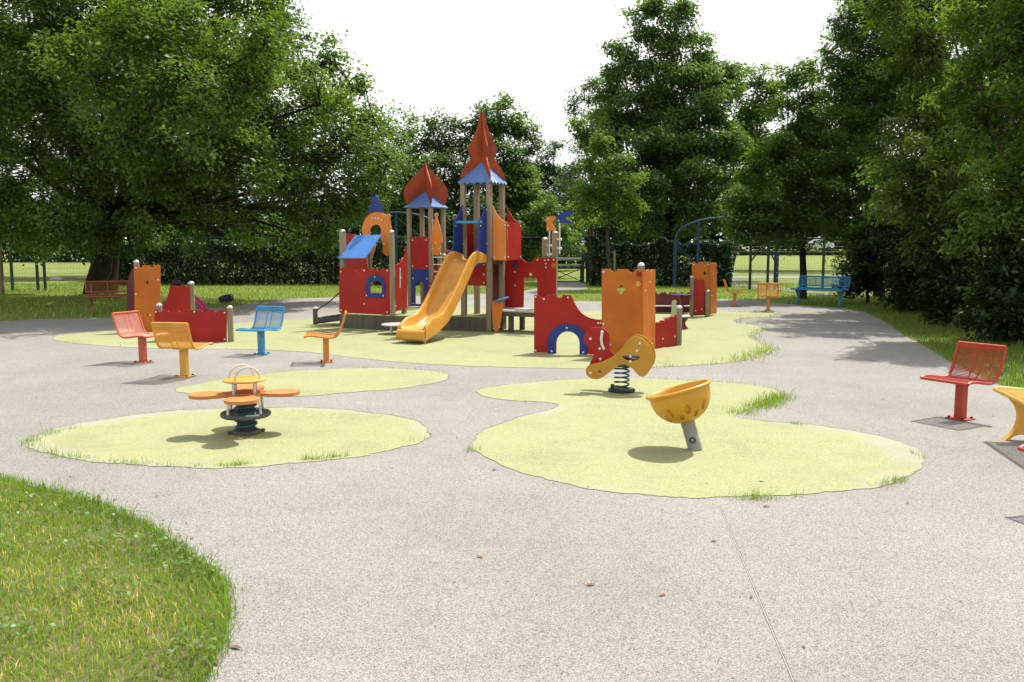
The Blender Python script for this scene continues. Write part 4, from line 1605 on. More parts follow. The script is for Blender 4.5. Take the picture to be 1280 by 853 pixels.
rim = [(0.272, hb - 0.012), (0.285, hb - 0.004), (0.289, hb + 0.006), (0.284, hb + 0.016), (0.27, hb + 0.020), (0.255, hb + 0.014), (0.248, hb - 0.01), (0.225, hb * 0.7), (0.17, hb * 0.36),
       (0.09, hb * 0.17), (0.002, hb * 0.13)]
for (r, z) in rim:
    for j in range(nseg):
        a = 2 * math.pi * j / nseg
        vs.append(bc + qa @ Vector((r * math.cos(a), r * math.sin(a), z)))
rows = len(prof) + len(rim)
for i in range(rows - 1):
    for j in range(nseg):
        j2 = (j + 1) % nseg
        fs.append((i * nseg + j, i * nseg + j2, (i + 1) * nseg + j2, (i + 1) * nseg + j))
mb = MB()
mb.add(vs, fs)
mb.build('bowl', YELLOW, bowl, smooth=55)

# ------------------------------------------------------------------ flower spring seat
q = G(308, 542)
fw = thing('flower_springer', 'orange four-petal spring seat with a yellow handle disc, on a thick dark coil', 'spring seat', (q.x, q.y, 0))
zt_ = 0.355
pet = []
base_ang = R(12)
plate = []
pc_dirs = []
for k in range(4):
    a = base_ang + k * math.pi / 2
    pc_dirs.append(a)
# union outline of four discs and a waist, traced as a radial function
outl = []
for i in range(240):
    a = 2 * math.pi * i / 240
    best = 0.155
    for pa in pc_dirs:
        d = (a - pa + math.pi) % (2 * math.pi) - math.pi
        dc, rp = 0.345, 0.150
        s_ = dc * math.sin(d)
        if abs(s_) < rp and abs(d) < math.pi / 2:
            best = max(best, dc * math.cos(d) + math.sqrt(rp * rp - s_ * s_))
        if abs(d) < 0.6:
            best = max(best, min(0.23, 0.07 / max(abs(math.sin(d)), 1e-3)))
    outl.append((best * math.cos(a), best * math.sin(a)))
mb = MB()
mb.prism([outl], lambda a, b, w_: Vector((q.x + a, q.y + b, zt_ + w_)), 0.03)
mb.build('petal_plate', FADED, fw, bevel=0.008)
mb = MB()
ca, sa = math.cos(base_ang + math.pi / 4), math.sin(base_ang + math.pi / 4)
mb.box((q.x, q.y, zt_ + 0.0345), (0.27, 0.27, 0.008), 0, base_ang + math.pi / 4)
mb.build('centre_plate', CORAL, fw, bevel=0.003)
mb = MB()
mb.lathe([(0.175, 0), (0.192, 0.008), (0.192, 0.02), (0.175, 0.028)], 36, 0, None, (q.x, q.y, zt_ + 0.135))
mb.build('handle_disc', YELLOW_STEEL, fw, smooth=40)
for k in range(4):
    a = base_ang + math.pi / 4 + k * math.pi / 2
    mb = MB()
    mb.tube([(q.x + 0.13 * math.cos(a), q.y + 0.13 * math.sin(a), zt_ + 0.03), (q.x + 0.13 * math.cos(a), q.y + 0.13 * math.sin(a), zt_ + 0.137)], 0.014, 10)
    mb.build('stem', STEEL, fw, smooth=40)
for s_ in (-1, 1):
    mb = MB()
    d1 = Vector((math.cos(base_ang + 0.35), math.sin(base_ang + 0.35), 0))
    d2 = Vector((-d1.y, d1.x, 0))
    cc = Vector((q.x, q.y, zt_ + 0.160)) + d2 * 0.10 * s_
    mb.tube([cc + d1 * 0.115 * math.cos(t) + Vector((0, 0, 0.115 * math.sin(t))) for t in np.linspace(0, math.pi, 18)], 0.0095, 10)
    mb.build('handle', HOOP, fw, smooth=60)
mb = MB()
mb.cyl((q.x, q.y, 0.03), 0.082, zt_ - 0.035, 24)
mb.build('core', BLACK, fw, smooth=40)
mb = MB()
hx = [Vector((q.x + 0.093 * math.cos(2 * math.pi * 5.0 * t), q.y + 0.093 * math.sin(2 * math.pi * 5.0 * t), 0.035 + (zt_ - 0.06) * t)) for t in np.linspace(0, 1, 130)]
mb.tube(hx, 0.0125, 8)
mb.build('spring', TEALCOIL, fw, smooth=60)
mb = MB()
rr = [Vector((q.x + 0.205 * math.cos(a), q.y + 0.205 * math.sin(a), 0.185)) for a in np.linspace(0, 2 * math.pi, 40, endpoint=False)]
mb.tube(rr, 0.024, 10, closed=True)
for k in range(4):
    a = base_ang + k * math.pi / 2
    d = Vector((math.cos(a), math.sin(a), 0))
    mb.beam(Vector((q.x, q.y, 0.185)) + d * 0.09, Vector((q.x, q.y, 0.185)) + d * 0.2, 0.05, 0.016)
mb.build('foot_ring', GREY, fw, smooth=40)
for k in range(4):
    a = base_ang + k * math.pi / 2 + math.pi / 4
    d = Vector((math.cos(a), math.sin(a), 0))
    mb = MB()
    mb.tube([Vector((q.x, q.y, 0.19)) + d * 0.205, Vector((q.x, q.y, zt_ + 0.001)) + d * 0.19], 0.012, 8)
    mb.build('strut', STEEL, fw, smooth=40)
mb = MB()
mb.cyl((q.x, q.y, 0.009), 0.13, 0.025, 24, 0, bev=0.005)
for k in range(4):
    a = k * math.pi / 2 + 0.4
    mb.cyl((q.x + 0.15 * math.cos(a), q.y + 0.15 * math.sin(a), 0.009), 0.02, 0.025, 8)
mb.build('base_plate', GREY, fw, smooth=40)
# ------------------------------------------------------------------ foliage
OAK = leafmat('oak_leaves', (0.029, 0.067, 0.014), (0.125, 0.216, 0.037), 0.42, 0.05, (0.192, 0.287, 0.070))
MAPLE = leafmat('young_maple_leaves', (0.049, 0.100, 0.020), (0.134, 0.221, 0.043), 0.45, 0.04, (0.195, 0.281, 0.071))
LINDEN = leafmat('broad_tree_leaves', (0.040, 0.093, 0.024), (0.120, 0.211, 0.047), 0.5, 0.06, (0.179, 0.271, 0.082))
PEAR = leafmat('glossy_pear_leaves', (0.034, 0.079, 0.018), (0.108, 0.190, 0.030), 0.5, 0.07, (0.176, 0.258, 0.051))
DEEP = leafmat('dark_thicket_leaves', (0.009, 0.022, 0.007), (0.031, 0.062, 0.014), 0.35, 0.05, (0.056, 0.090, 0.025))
CHERRY = leafmat('long_leaves', (0.034, 0.082, 0.016), (0.121, 0.187, 0.031), 0.5, 0.09, (0.197, 0.268, 0.054))
GREYG = leafmat('grey_green_leaves', (0.027, 0.063, 0.030), (0.078, 0.142, 0.069), 0.38, 0.05, (0.110, 0.181, 0.096))
BRONZE = leafmat('bronze_green_leaves', (0.030, 0.063, 0.026), (0.090, 0.144, 0.056), 0.5, 0.05, (0.150, 0.120, 0.079))
LAUREL = leafmat('laurel_leaves', (0.011, 0.034, 0.009), (0.039, 0.086, 0.020), 0.22, 0.16, (0.078, 0.146, 0.034), rough=0.28)
FARGREEN = leafmat('far_leaves', (0.016, 0.03, 0.012), (0.05, 0.075, 0.025), 0.3, 0.0)
BARK = bark('grey_brown_bark', (0.035, 0.028, 0.02), (0.10, 0.08, 0.058))
DARKBARK = bark('dark_bark', (0.016, 0.013, 0.010), (0.05, 0.04, 0.03))


def quads_mesh(name, verts, n, mat, tone, parent=None, mat2=None):
    """n separate quads, verts (4n,3)"""
    me = bpy.data.meshes.new(name)
    me.vertices.add(4 * n)
    me.vertices.foreach_set('co', verts.astype(np.float32).ravel())
    me.loops.add(4 * n)
    me.loops.foreach_set('vertex_index', np.arange(4 * n, dtype=np.int32))
    me.polygons.add(n)
    me.polygons.foreach_set('loop_start', np.arange(0, 4 * n, 4, dtype=np.int32))
    me.update(calc_edges=True)
    at = me.attributes.new('tone', 'FLOAT', 'POINT')
    at.data.foreach_set('value', np.repeat(tone, 4).astype(np.float32))
    me.materials.append(mat)
    o = bpy.data.objects.new(name, me)
    COL.objects.link(o)
    if parent is not None:
        o.parent = parent
    return o


def unit(a):
    return a / (np.linalg.norm(a, axis=-1, keepdims=True) + 1e-9)


def leaf_quads(P, out, size, aspect=0.55, up=0.8, rnd=0.5, droop=0.35):
    n = len(P)
    nr = unit(out * 0.45 + np.array([0, 0, up]) + np.array(SUN_TO) * 0.35 + rng.normal(0, rnd, (n, 3)))
    t = rng.normal(0, 1, (n, 3)) + out * 0.5
    t[:, 2] -= droop
    t = unit(t - nr * np.sum(t * nr, 1, keepdims=True))
    b = np.cross(nr, t)
    s = (np.asarray(size) * rng.uniform(0.65, 1.3, n))[:, None]
    base = P - t * s * 0.5
    tip = P + t * s * 0.5 - nr * s * 0.10
    l = P + b * s * aspect * 0.5 + nr * s * 0.06 - t * s * 0.06
    r = P - b * s * aspect * 0.5 + nr * s * 0.06 - t * s * 0.06
    return np.stack([base, l, tip, r], 1).reshape(-1, 3)


def wob(D, seed, f=2.3):
    r = np.random.default_rng(seed)
    out = np.zeros(len(D))
    for k in range(5):
        v = r.normal(0, f * (1 + 0.5 * k), 3)
        out += np.sin(D @ v + r.uniform(0, 6.28)) / (1 + 0.5 * k)
    return out / 2.2


SEED = [11]


def crown_points(lobes, spread, dens, shell=2.4, bumpy=0.22, flat=1.0, bflat=0.5, sag=0.14):
    """leaf clusters gathered on flattened boughs, the boughs spread through each lobe of the crown"""
    cs, outs, tones = [], [], []
    for (c, rx, rz) in lobes:
        SEED[0] += 1
        n = max(8, int(dens * 4 * math.pi * rx * rz / (spread * spread)))
        rb = min(max(0.38 * rx, 1.1 * spread), 1.5)
        m = max(4, int(2.3 * (rx * rz) / (rb * rb)))
        D = unit(rng.normal(0, 1, (m, 3)))
        rr = rng.random(m) ** (1 / shell)
        k = 1 + bumpy * wob(D, SEED[0])
        cen = D * (rr * k)[:, None] * np.array([rx, rx, rz * flat]) * 0.95
        per = max(2, int(n / m))
        size = rb * rng.uniform(0.6, 1.35, m)
        d2 = rng.normal(0, 1, (m, per, 3))
        d2 = unit(d2) * (rng.random((m, per, 1)) ** 0.45)
        q = cen[:, None, :] + d2 * size[:, None, None] * np.array([1.0, 1.0, bflat])
        q[:, :, 2] -= sag * (d2[:, :, 0] ** 2 + d2[:, :, 1] ** 2) * size[:, None]
        cs.append((np.array(c) + q).reshape(-1, 3))
        o = unit(D[:, None, :] * 0.6 + d2 * 0.6 + np.array([0, 0, 0.35]))
        outs.append(o.reshape(-1, 3))
        tones.append(np.repeat(rng.normal(0, 0.10, m), per))
    return np.concatenate(cs), np.concatenate(outs), np.concatenate(tones)


def lob(px, py, r, Y, rv=None):
    c = PY(px, py, Y)
    s = Y / F
    return ((c.x, c.y, c.z), r * s, (rv or r) * s)


def limb(mb, a, b, r0, r1, bend=0.12, n=7, sag=0.0):
    a, b = Vector(a), Vector(b)
    L = (b - a).length
    off = Vector((random.uniform(-1, 1), random.uniform(-1, 1), random.uniform(0.0, 1.0))) * L * bend
    pts, rs = [], []
    for i in range(5):
        t = i / 4
        p = a.lerp(b, t) + off * math.sin(math.pi * t) + Vector((0, 0, -sag * t * t))
        pts.append(p)
        rs.append(r0 + (r1 - r0) * t)
    mb.tube(pts, rs, n)


def tree(name, label, base, trunk_r, fork, lobes, leaf=0.13, spread=0.42, dens=0.36, per=42, mat=OAK, bk=BARK, group=None, cat='tree', aspect=0.55, flatc=0.7,
         twigs=7, shell=1.8, bumpy=0.22, double=None, up=0.7, droop=0.35, bflat=0.5, sag=0.14):
    root = thing(name, label, cat, (base[0], base[1], 0), group=group)
    base = Vector((base[0], base[1], -0.05))
    fork = Vector(fork)
    mb = MB()
    pts = [base, base + Vector((0, 0, 0.25)), base.lerp(fork, 0.35) + Vector((random.uniform(-.06, .06), 0, 0)), base.lerp(fork, 0.7) + Vector((random.uniform(-.08, .08), 0, 0)), fork]
    mb.tube(pts, [trunk_r * 1.25, trunk_r * 1.08, trunk_r, trunk_r * 0.88, trunk_r * 0.7], 14)
    if double:
        d = Vector(double)
        mb.tube([base + d * 0.5, base + d * 0.7 + Vector((0, 0, 0.6)), base + d + Vector((0, 0, 2.0)), fork + d * 1.2], [trunk_r * 1.1, trunk_r * 0.8, trunk_r * 0.7, trunk_r * 0.5], 12)
    leaf, per = leaf * 0.88, int(per * 1.7)
    cp, out, btone = crown_points(lobes, spread, dens, shell, bumpy, 1.0, bflat, sag)
    for (c, rx, rz) in lobes:
        c = Vector(c)
        L = (c - fork).length
        r0 = trunk_r * min(0.55, 0.22 + 0.5 * rx / (L + 1))
        limb(mb, fork - Vector((0, 0, random.uniform(0, 0.5))), c, r0, r0 * 0.3)
        d2 = np.linalg.norm(cp - np.array(c), axis=1)
        near = np.argsort(d2 + rng.random(len(d2)) * rx)[: 40]
        for k in list(near[:: max(1, 40 // twigs)])[:twigs]:
            limb(mb, c, Vector(cp[k]), r0 * 0.3, 0.012, 0.1, 5)
    mb.build('trunk', bk, root, smooth=60)
    n = len(cp)
    idx = np.repeat(np.arange(n), per)
    P = cp[idx] + rng.normal(0, 1, (n * per, 3)) * np.array([spread * 0.42, spread * 0.42, spread * 0.42 * flatc])
    keep = P[:, 2] > 0.05
    P, idx = P[keep], idx[keep]
    tone = np.clip((btone + rng.normal(0.52, 0.08, n))[idx] + rng.normal(0, 0.14, len(P)), 0, 1)
    vq = leaf_quads(P, out[idx], leaf, aspect, up=up, droop=droop)
    vq = vq - np.array([base.x, base.y, 0])
    quads_mesh('crown', vq, len(P), mat, tone, root)
    return root


def hedge(name, label, p0, p1, depth, h, mat=LAUREL, leaf=0.12, dens=1000, cat='hedge', group=None, core=True, wav=0.08):
    p0, p1 = Vector((p0[0], p0[1], 0)), Vector((p1[0], p1[1], 0))
    d = p1 - p0
    L = d.length
    d.normalize()
    nn = Vector((-d.y, d.x, 0))
    mid = (p0 + p1) / 2
    root = thing(name, label, cat, (mid.x, mid.y, 0), group=group)
    mb = MB()
    k = int(L / 0.5)
    for i in range(k + 1):
        p = p0 + d * (L * i / k) + nn * random.uniform(-0.2, 0.2)
        for _ in range(3):
            limb(mb, p, p + Vector((random.uniform(-.3, .3), random.uniform(-.3, .3), h * random.uniform(0.6, 0.92))), 0.025, 0.008, 0.1, 5)
    mb.build('stems', DARKBARK, root)
    area = L * h * 2 + L * depth + 2 * depth * h
    n = int(area * dens)
    a = rng.random(n) * L
    bq = (rng.random(n) - 0.5) * depth
    c = rng.random(n) * h
    face = rng.random(n)
    thick = np.abs(rng.normal(0, 0.22, n))
    fr = face < 0.45
    bk = (face >= 0.45) & (face < 0.58)
    tp = (face >= 0.58) & (face < 0.85)
    lf = (face >= 0.85) & (face < 0.93)
    rt = face >= 0.93
    o = np.zeros((n, 3))
    bq[fr] = -depth / 2 + thick[fr]
    bq[bk] = depth / 2 - thick[bk]
    c[tp] = h - thick[tp] * 0.8
    a[lf] = thick[lf]
    a[rt] = L - thick[rt]
    DN, NN = np.array(d), np.array(nn)
    o[fr] = -NN
    o[bk] = NN
    o[tp] = (0, 0, 1)
    o[lf] = -DN
    o[rt] = DN
    wv = wav * (np.sin(a * 1.7 + 1) + np.sin(a * 4.1 + 2) * 0.6 + np.sin(a * 9.3) * 0.35 + np.sin(c * 5 + a * 2))
    P = np.array(p0) + a[:, None] * DN + (bq * (1 + wv * 0.6))[:, None] * NN
    P[:, 2] = np.maximum(c * (1 + wv), 0.03)
    tone = np.clip(rng.normal(0.4, 0.2, n), 0, 1)
    vq = leaf_quads(P, o, leaf, 0.5, up=0.35) - np.array([mid.x, mid.y, 0])
    quads_mesh('foliage', vq, n, mat, tone, root)
    return root


def blades(name, X, Y, Z, h, wd, mat, lean=0.45, tone_mu=0.5, tone_sd=0.2, kind='stuff', tone=None):
    n = len(X)
    Z = np.full(n, float(Z))
    a = rng.random(n) * 6.283
    ln = np.abs(rng.normal(0, lean, n)) * h
    dirx, diry = np.cos(a), np.sin(a)
    px_, py_ = -diry, dirx
    b2 = rng.random(n) * 6.283
    px_, py_ = np.cos(b2), np.sin(b2)
    v = np.zeros((n, 8, 3))
    tipz = Z + h * np.clip(1 - 0.25 * (ln / h) ** 2, 0.5, 1)
    mx, my, mz = X + dirx * ln * 0.4, Y + diry * ln * 0.4, Z + (tipz - Z) * 0.58
    ex, ey = X + dirx * ln, Y + diry * ln
    for k, (qx, qy, qz, f) in enumerate(((X, Y, Z, -0.5), (X, Y, Z, 0.5), (mx, my, mz, 0.42), (mx, my, mz, -0.42), (mx, my, mz, -0.42), (mx, my, mz, 0.42), (ex, ey, tipz, 0.06), (ex, ey, tipz, -0.06))):
        v[:, k] = np.stack([qx + px_ * wd * f, qy + py_ * wd * f, qz], 1)
    if tone is None:
        tone = np.clip(rng.normal(tone_mu, tone_sd, n), 0, 1)
    o = quads_mesh(name, v.reshape(-1, 3), 2 * n, mat, np.repeat(tone, 2))
    o['kind'] = kind
    return o


GRASS = leafmat('grass_blades', (0.115, 0.213, 0.031), (0.274, 0.376, 0.070), 0.35, 0.03, (0.756, 0.629, 0.285))
SHADEGRASS = leafmat('shaded_grass_blades', (0.068, 0.128, 0.021), (0.158, 0.232, 0.045), 0.35, 0.03, (0.330, 0.315, 0.120))  # darker copy of the grass blades, tree shade put into the colour
CLOVER = leafmat('clover_leaves', (0.063, 0.126, 0.024), (0.135, 0.211, 0.048), 0.30, 0.08, (0.202, 0.288, 0.102))

# ---- front lawn
lp = np.array(lawn_poly)
n = 105000
fx, fy = rng.uniform(-6.5, -1.2, n), rng.uniform(2.9, 6.9, n)
ok = inside(fx, fy, lp) & (np.abs(fx) < fy * 0.64 + 1.0)
fx, fy = fx[ok], fy[ok]
f1 = np.sin(fx * 3.1 + 1.3 * np.sin(fy * 2.3)) + np.sin(fy * 4.2 + fx * 1.7) + 0.7 * np.sin(fx * 8.3 - fy * 6.1)
edge = polydist(fx, fy, lp)
hh = (0.055 + 0.018 * f1 * 0.5 + rng.gamma(2.0, 0.012, len(fx))) * (0.8 + 0.35 * np.clip(1 - edge / 0.2, 0, 1))
tn = np.clip(0.58 + 0.12 * f1 * 0.5 + rng.normal(0, 0.24, len(fx)) - 0.3 * np.clip(1 - edge / 0.35, 0, 1), 0, 1)
blades('grass', fx, fy, 0.012, np.clip(hh * 0.58, 0.018, 0.09), rng.uniform(0.003, 0.0065, len(fx)), GRASS, 0.55, tone=tn)
# broad-leaved weeds in the lawn
cx, cyy = [], []
for (a, b, k, r_) in ((95, 640, 120, 0.13), (40, 668, 80, 0.14), (120, 690, 140, 0.10), (85, 622, 90, 0.1), (170, 655, 160, 0.1), (205, 690, 120, 0.11), (245, 712, 150, 0.09), (225, 670, 80, 0.08), (20, 800, 90, 0.1),
                      (150, 755, 60, 0.07), (105, 740, 50, 0.06), (240, 830, 90, 0.08), (12, 690, 70, 0.1), (30, 640, 60, 0.08), (262, 728, 60, 0.06)):
    g = G(a, b)
    k = int(k * 0.5)
    cx.append(g.x + rng.normal(0, r_, k))
    cyy.append(g.y + rng.normal(0, r_ * 1.2, k))
cx, cyy = np.concatenate(cx), np.concatenate(cyy)
ok = inside(cx, cyy, lp)
cx, cyy = cx[ok], cyy[ok]
P = np.stack([cx, cyy, rng.uniform(0.05, 0.13, len(cx))], 1)
o = quads_mesh('clover', leaf_quads(P, np.zeros_like(P), 0.030, 0.75, up=1.2, rnd=0.45, droop=0), len(P), CLOVER, np.clip(rng.normal(0.5, 0.25, len(P)), 0, 1))
o['kind'] = 'stuff'

# ---- verges behind and to the right
pvn = np.array(pv)


def verge(name, x0, x1, y0, y1, n, h, wd, mat, extra=None, mu=0.45, sd=0.2):
    X, Y = rng.uniform(x0, x1, n), rng.uniform(y0, y1, n)
    ok = ~inside(X, Y, pvn) & (np.abs(X) < Y * 0.66 + 1.5)
    X, Y = X[ok], Y[ok]
    b = 0.5 * np.sin(X * 1.3 + np.sin(Y * 0.9)) + 0.5 * np.sin(Y * 1.9 + X * 0.6)
    hh = h * (0.7 + 0.3 * b + rng.gamma(2, 0.25, len(X)))
    return blades(name, X, Y, -0.012, hh, wd * rng.uniform(0.7, 1.3, len(X)), mat, 0.5, mu, sd)


verge('grass', -26, 12, 18.0, 39, 85000, 0.06, 0.016, GRASS)
verge('grass', 4.5, 15, 7.5, 26, 70000, 0.065, 0.012, SHADEGRASS)

# ---- tufts along the rims of the lime surfaces
tx, ty, th, tw = [], [], [], []


def tufts(px, dens, h, wid=0.05, wd=0.006):
    pts = [G(*q) for q in px]
    for a, b in zip(pts[:-1], pts[1:]):
        L = (b - a).length
        k = int(L * dens)
        if k < 1:
            continue
        t = rng.random(k)
        cl = 0.5 + 0.5 * np.sin(t * L * 9 + rng.random() * 6)
        keep = rng.random(k) < 0.25 + 0.75 * cl
        t = t[keep]
        X = a.x + (b.x - a.x) * t + rng.normal(0, wid, len(t))
        Y = a.y + (b.y - a.y) * t + rng.normal(0, wid, len(t))
        tx.append(X)
        ty.append(Y)
        th.append(0.5 * h * rng.gamma(2.2, 0.45, len(t)))
        tw.append(np.full(len(t), 0.62 * wd) * rng.uniform(0.7, 1.4, len(t)))


tufts([(100, 534), (70, 540), (45, 549), (36, 556), (44, 563), (72, 570), (120, 577), (170, 581)], 420, 0.06, 0.05)
tufts([(170, 581), (215, 584), (248, 585)], 520, 0.045, 0.035)
tufts([(276, 583), (308, 581)], 800, 0.05, 0.03)
tufts([(380, 576), (410, 573), (436, 570)], 800, 0.055, 0.03)
tufts([(506, 553), (522, 549)], 420, 0.08, 0.03)
tufts([(440, 461), (466, 461), (500, 461), (540, 464), (562, 471)], 90, 0.05, 0.04)
tufts([(548, 480), (520, 484)], 60, 0.05, 0.04)
tufts([(815, 474), (850, 475), (880, 477), (925, 480), (960, 486), (978, 493)], 130, 0.055, 0.05)
tufts([(978, 495), (965, 503), (945, 511), (928, 518)], 1500, 0.085, 0.09, 0.008)
tufts([(902, 623), (935, 624), (970, 623)], 1100, 0.055, 0.05)
tufts([(988, 622), (1003, 620)], 600, 0.045, 0.03)
tufts([(1100, 609), (1128, 601)], 1300, 0.06, 0.035)
tufts([(1140, 566), (1155, 573)], 500, 0.05, 0.03)
tufts([(584, 562), (594, 566)], 500, 0.06, 0.03)
tufts([(988, 530), (1006, 532)], 500, 0.05, 0.03)
tufts([(608, 536), (622, 534)], 300, 0.05, 0.03)
tufts([(792, 460), (830, 459), (870, 457), (905, 455)], 120, 0.09, 0.05, 0.008)
tufts([(905, 455), (930, 450), (962, 437), (962, 434), (940, 423), (945, 417), (958, 411), (945, 407), (921, 404), (925, 399), (958, 397), (975, 394), (960, 391), (920, 390.5)], 110, 0.085, 0.07, 0.010)
tufts([(925, 452), (950, 444), (964, 436)], 380, 0.10, 0.13, 0.010)
tufts([(720, 461), (732, 460.5)], 160, 0.07, 0.04)
tufts([(90, 430), (200, 436), (300, 437)], 14, 0.05, 0.05, 0.008)
tufts([(150, 519), (190, 516), (240, 513)], 45, 0.03, 0.02)
tufts([(600, 497), (640, 502), (690, 507)], 30, 0.03, 0.03)
tufts([(690, 607), (700, 608)], 200, 0.03, 0.02)
tx, ty, th, tw = map(np.concatenate, (tx, ty, th, tw))
blades('weeds', tx, ty, 0.004, np.clip(th, 0.015, 0.3), tw, GRASS, 0.55, 0.45, 0.22)
# a soft fringe where grass meets the pavement
fx_, fy_ = [], []
for pts, kk in ((lawn_px[3:15], 420), (pave_px[18:28], 90)):
    q = [G(*p) for p in pts]
    for a, b in zip(q[:-1], q[1:]):
        k = int((b - a).length * kk)
        t = rng.random(k)
        fx_.append(a.x + (b.x - a.x) * t + rng.normal(0, 0.022, k))
        fy_.append(a.y + (b.y - a.y) * t + rng.normal(0, 0.022, k))
fx_, fy_ = np.concatenate(fx_), np.concatenate(fy_)
blades('grass', fx_, fy_, 0.002, rng.gamma(3, 0.016, len(fx_)), rng.uniform(0.003, 0.005, len(fx_)), GRASS, 0.6, 0.32, 0.2)

# ------------------------------------------------------------------ trees
g = G(132, 366)
tree('oak_tree', 'huge spreading oak with a dark thick trunk filling the left side', (g.x, 31.0), 0.36, tuple(PY(140, 275, 30.5)),
     [lob(60, 60, 105, 31), lob(175, 55, 105, 31), lob(285, 40, 95, 26.5), lob(130, 150, 115, 25), lob(225, 150, 95, 25), lob(40, 190, 100, 25.5), lob(325, 120, 85, 25.5),
      lob(395, 150, 62, 27), lob(432, 195, 50, 27), lob(360, 225, 75, 26), lob(290, 225, 75, 27), lob(205, 235, 72, 24.5), lob(100, 245, 72, 24.5), lob(10, 255, 62, 26), lob(320, 190, 70, 24), lob(230, 85, 85, 22), lob(245, 131, 75, 20.6), lob(330, 60, 55, 21.5), lob(200, 50, 70, 20.5), lob(120, 100, 75, 20.5), lob(455, 190, 28, 25.5), lob(468, 150, 24, 27), lob(484, 195, 18, 27), lob(462, 245, 24, 27), lob(440, 112, 20, 27), lob(412, 78, 18, 27.5), lob(400, 300, 18, 26), lob(400, 130, 45, 24.5), lob(312, 105, 58, 22.5), lob(150, 50, 85, 22), lob(300, 200, 50, 23), lob(170, 150, 70, 22), lob(400, 200, 45, 25.5), lob(425, 160, 36, 26), lob(-80, 60, 140, 25), lob(80, 20, 130, 26), lob(230, -10, 110, 27),
      lob(455, 240, 34, 27.5), lob(395, 270, 38, 26), lob(340, 35, 66, 28), lob(-60, 120, 120, 32), lob(-70, 240, 80, 30), lob(200, -80, 150, 29), lob(60, -90, 150, 28), lob(310, -40, 62, 30), lob(-180, 60, 150, 28), lob(-160, 200, 120, 26),
      lob(385, 85, 36, 28), lob(440, 140, 26, 28), lob(372, 300, 24, 28), lob(250, 282, 34, 27), lob(160, 285, 40, 30), lob(318, 285, 28, 28), lob(355, 5, 36, 33), lob(474, 205, 20, 28), lob(425, 272, 26, 27),
      lob(40, 290, 40, 31), lob(110, 285, 40, 29)],
     leaf=0.155, spread=0.46, dens=0.36, per=46, mat=OAK, bk=DARKBARK, double=(0.62, 0.2, 0), flatc=0.8, bflat=0.72, sag=0.04)

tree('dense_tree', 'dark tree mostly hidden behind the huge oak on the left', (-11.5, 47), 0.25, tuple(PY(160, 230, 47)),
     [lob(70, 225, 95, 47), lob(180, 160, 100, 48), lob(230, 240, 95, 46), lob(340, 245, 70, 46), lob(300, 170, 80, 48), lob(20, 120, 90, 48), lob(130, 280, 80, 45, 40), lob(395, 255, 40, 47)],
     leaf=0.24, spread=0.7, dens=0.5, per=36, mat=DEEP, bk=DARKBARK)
# background row behind the castle
grp = None
tree('bushy_tree', 'bushy tree just right of the oak crown behind the small onion tower', (-5.6, 52), 0.2, tuple(PY(505, 270, 52)),
     [lob(498, 200, 42, 52), lob(485, 250, 50, 51), lob(520, 240, 45, 50), lob(505, 165, 18, 52, 26), lob(470, 190, 22, 53), lob(500, 290, 55, 49), lob(482, 160, 12, 53, 22)],
     leaf=0.24, spread=0.7, dens=0.56, per=40, mat=LINDEN, bumpy=0.3)
tree('bushy_tree', 'bronze-tinged bushy tree between the two castle roofs', (-3.4, 49), 0.2, tuple(PY(560, 270, 49)),
     [lob(560, 195, 40, 49), lob(535, 235, 45, 48), lob(585, 235, 45, 48), lob(560, 280, 60, 47), lob(555, 152, 20, 49, 20), lob(530, 180, 24, 49), lob(590, 165, 22, 49, 24), lob(602, 148, 9, 49, 20)],
     leaf=0.22, spread=0.65, dens=0.56, per=40, mat=BRONZE, bumpy=0.3)
tree('bushy_tree', 'feathery tree with upright shoots behind the tall spire roof', (-0.2, 50), 0.2, tuple(PY(640, 270, 50)),
     [lob(635, 210, 45, 50), lob(660, 240, 48, 49), lob(615, 240, 45, 49), lob(640, 285, 60, 48), lob(612, 152, 9, 50, 34), lob(630, 160, 10, 50, 32), lob(648, 172, 10, 50, 30), lob(665, 190, 12, 50, 26),
      lob(596, 172, 10, 50, 30), lob(676, 285, 40, 47), lob(622, 140, 5, 50, 18), lob(640, 148, 5, 50, 18)],
     leaf=0.24, spread=0.6, dens=0.56, per=38, mat=LINDEN, bumpy=0.3)
tree('bushy_tree', 'pale grey-green rounded tree behind the flag boards', (2.6, 60), 0.2, tuple(PY(695, 270, 60)),
     [lob(695, 215, 28, 60), lob(680, 240, 36, 59), lob(712, 240, 34, 59), lob(695, 280, 50, 58), lob(692, 190, 14, 60)],
     leaf=0.26, spread=0.7, dens=0.56, per=40, mat=GREYG, bumpy=0.25)
g = G(762, 362)
tree('maple_sapling', 'slim young light-green tree with a bare staked stem before the hedge', (g.x, g.y), 0.07, tuple(PY(761, 268, g.y)),
     [lob(760, 215, 30, g.y), lob(740, 240, 30, g.y), lob(780, 240, 30, g.y), lob(760, 265, 38, g.y, 26), lob(755, 188, 15, g.y, 22), lob(790, 262, 18, g.y), lob(728, 262, 18, g.y), lob(775, 200, 14, g.y),
      lob(795, 225, 14, g.y), lob(735, 205, 14, g.y), lob(748, 176, 7, g.y, 14)],
     leaf=0.15, spread=0.36, dens=0.30, per=30, mat=MAPLE, cat='young tree', shell=1.7)
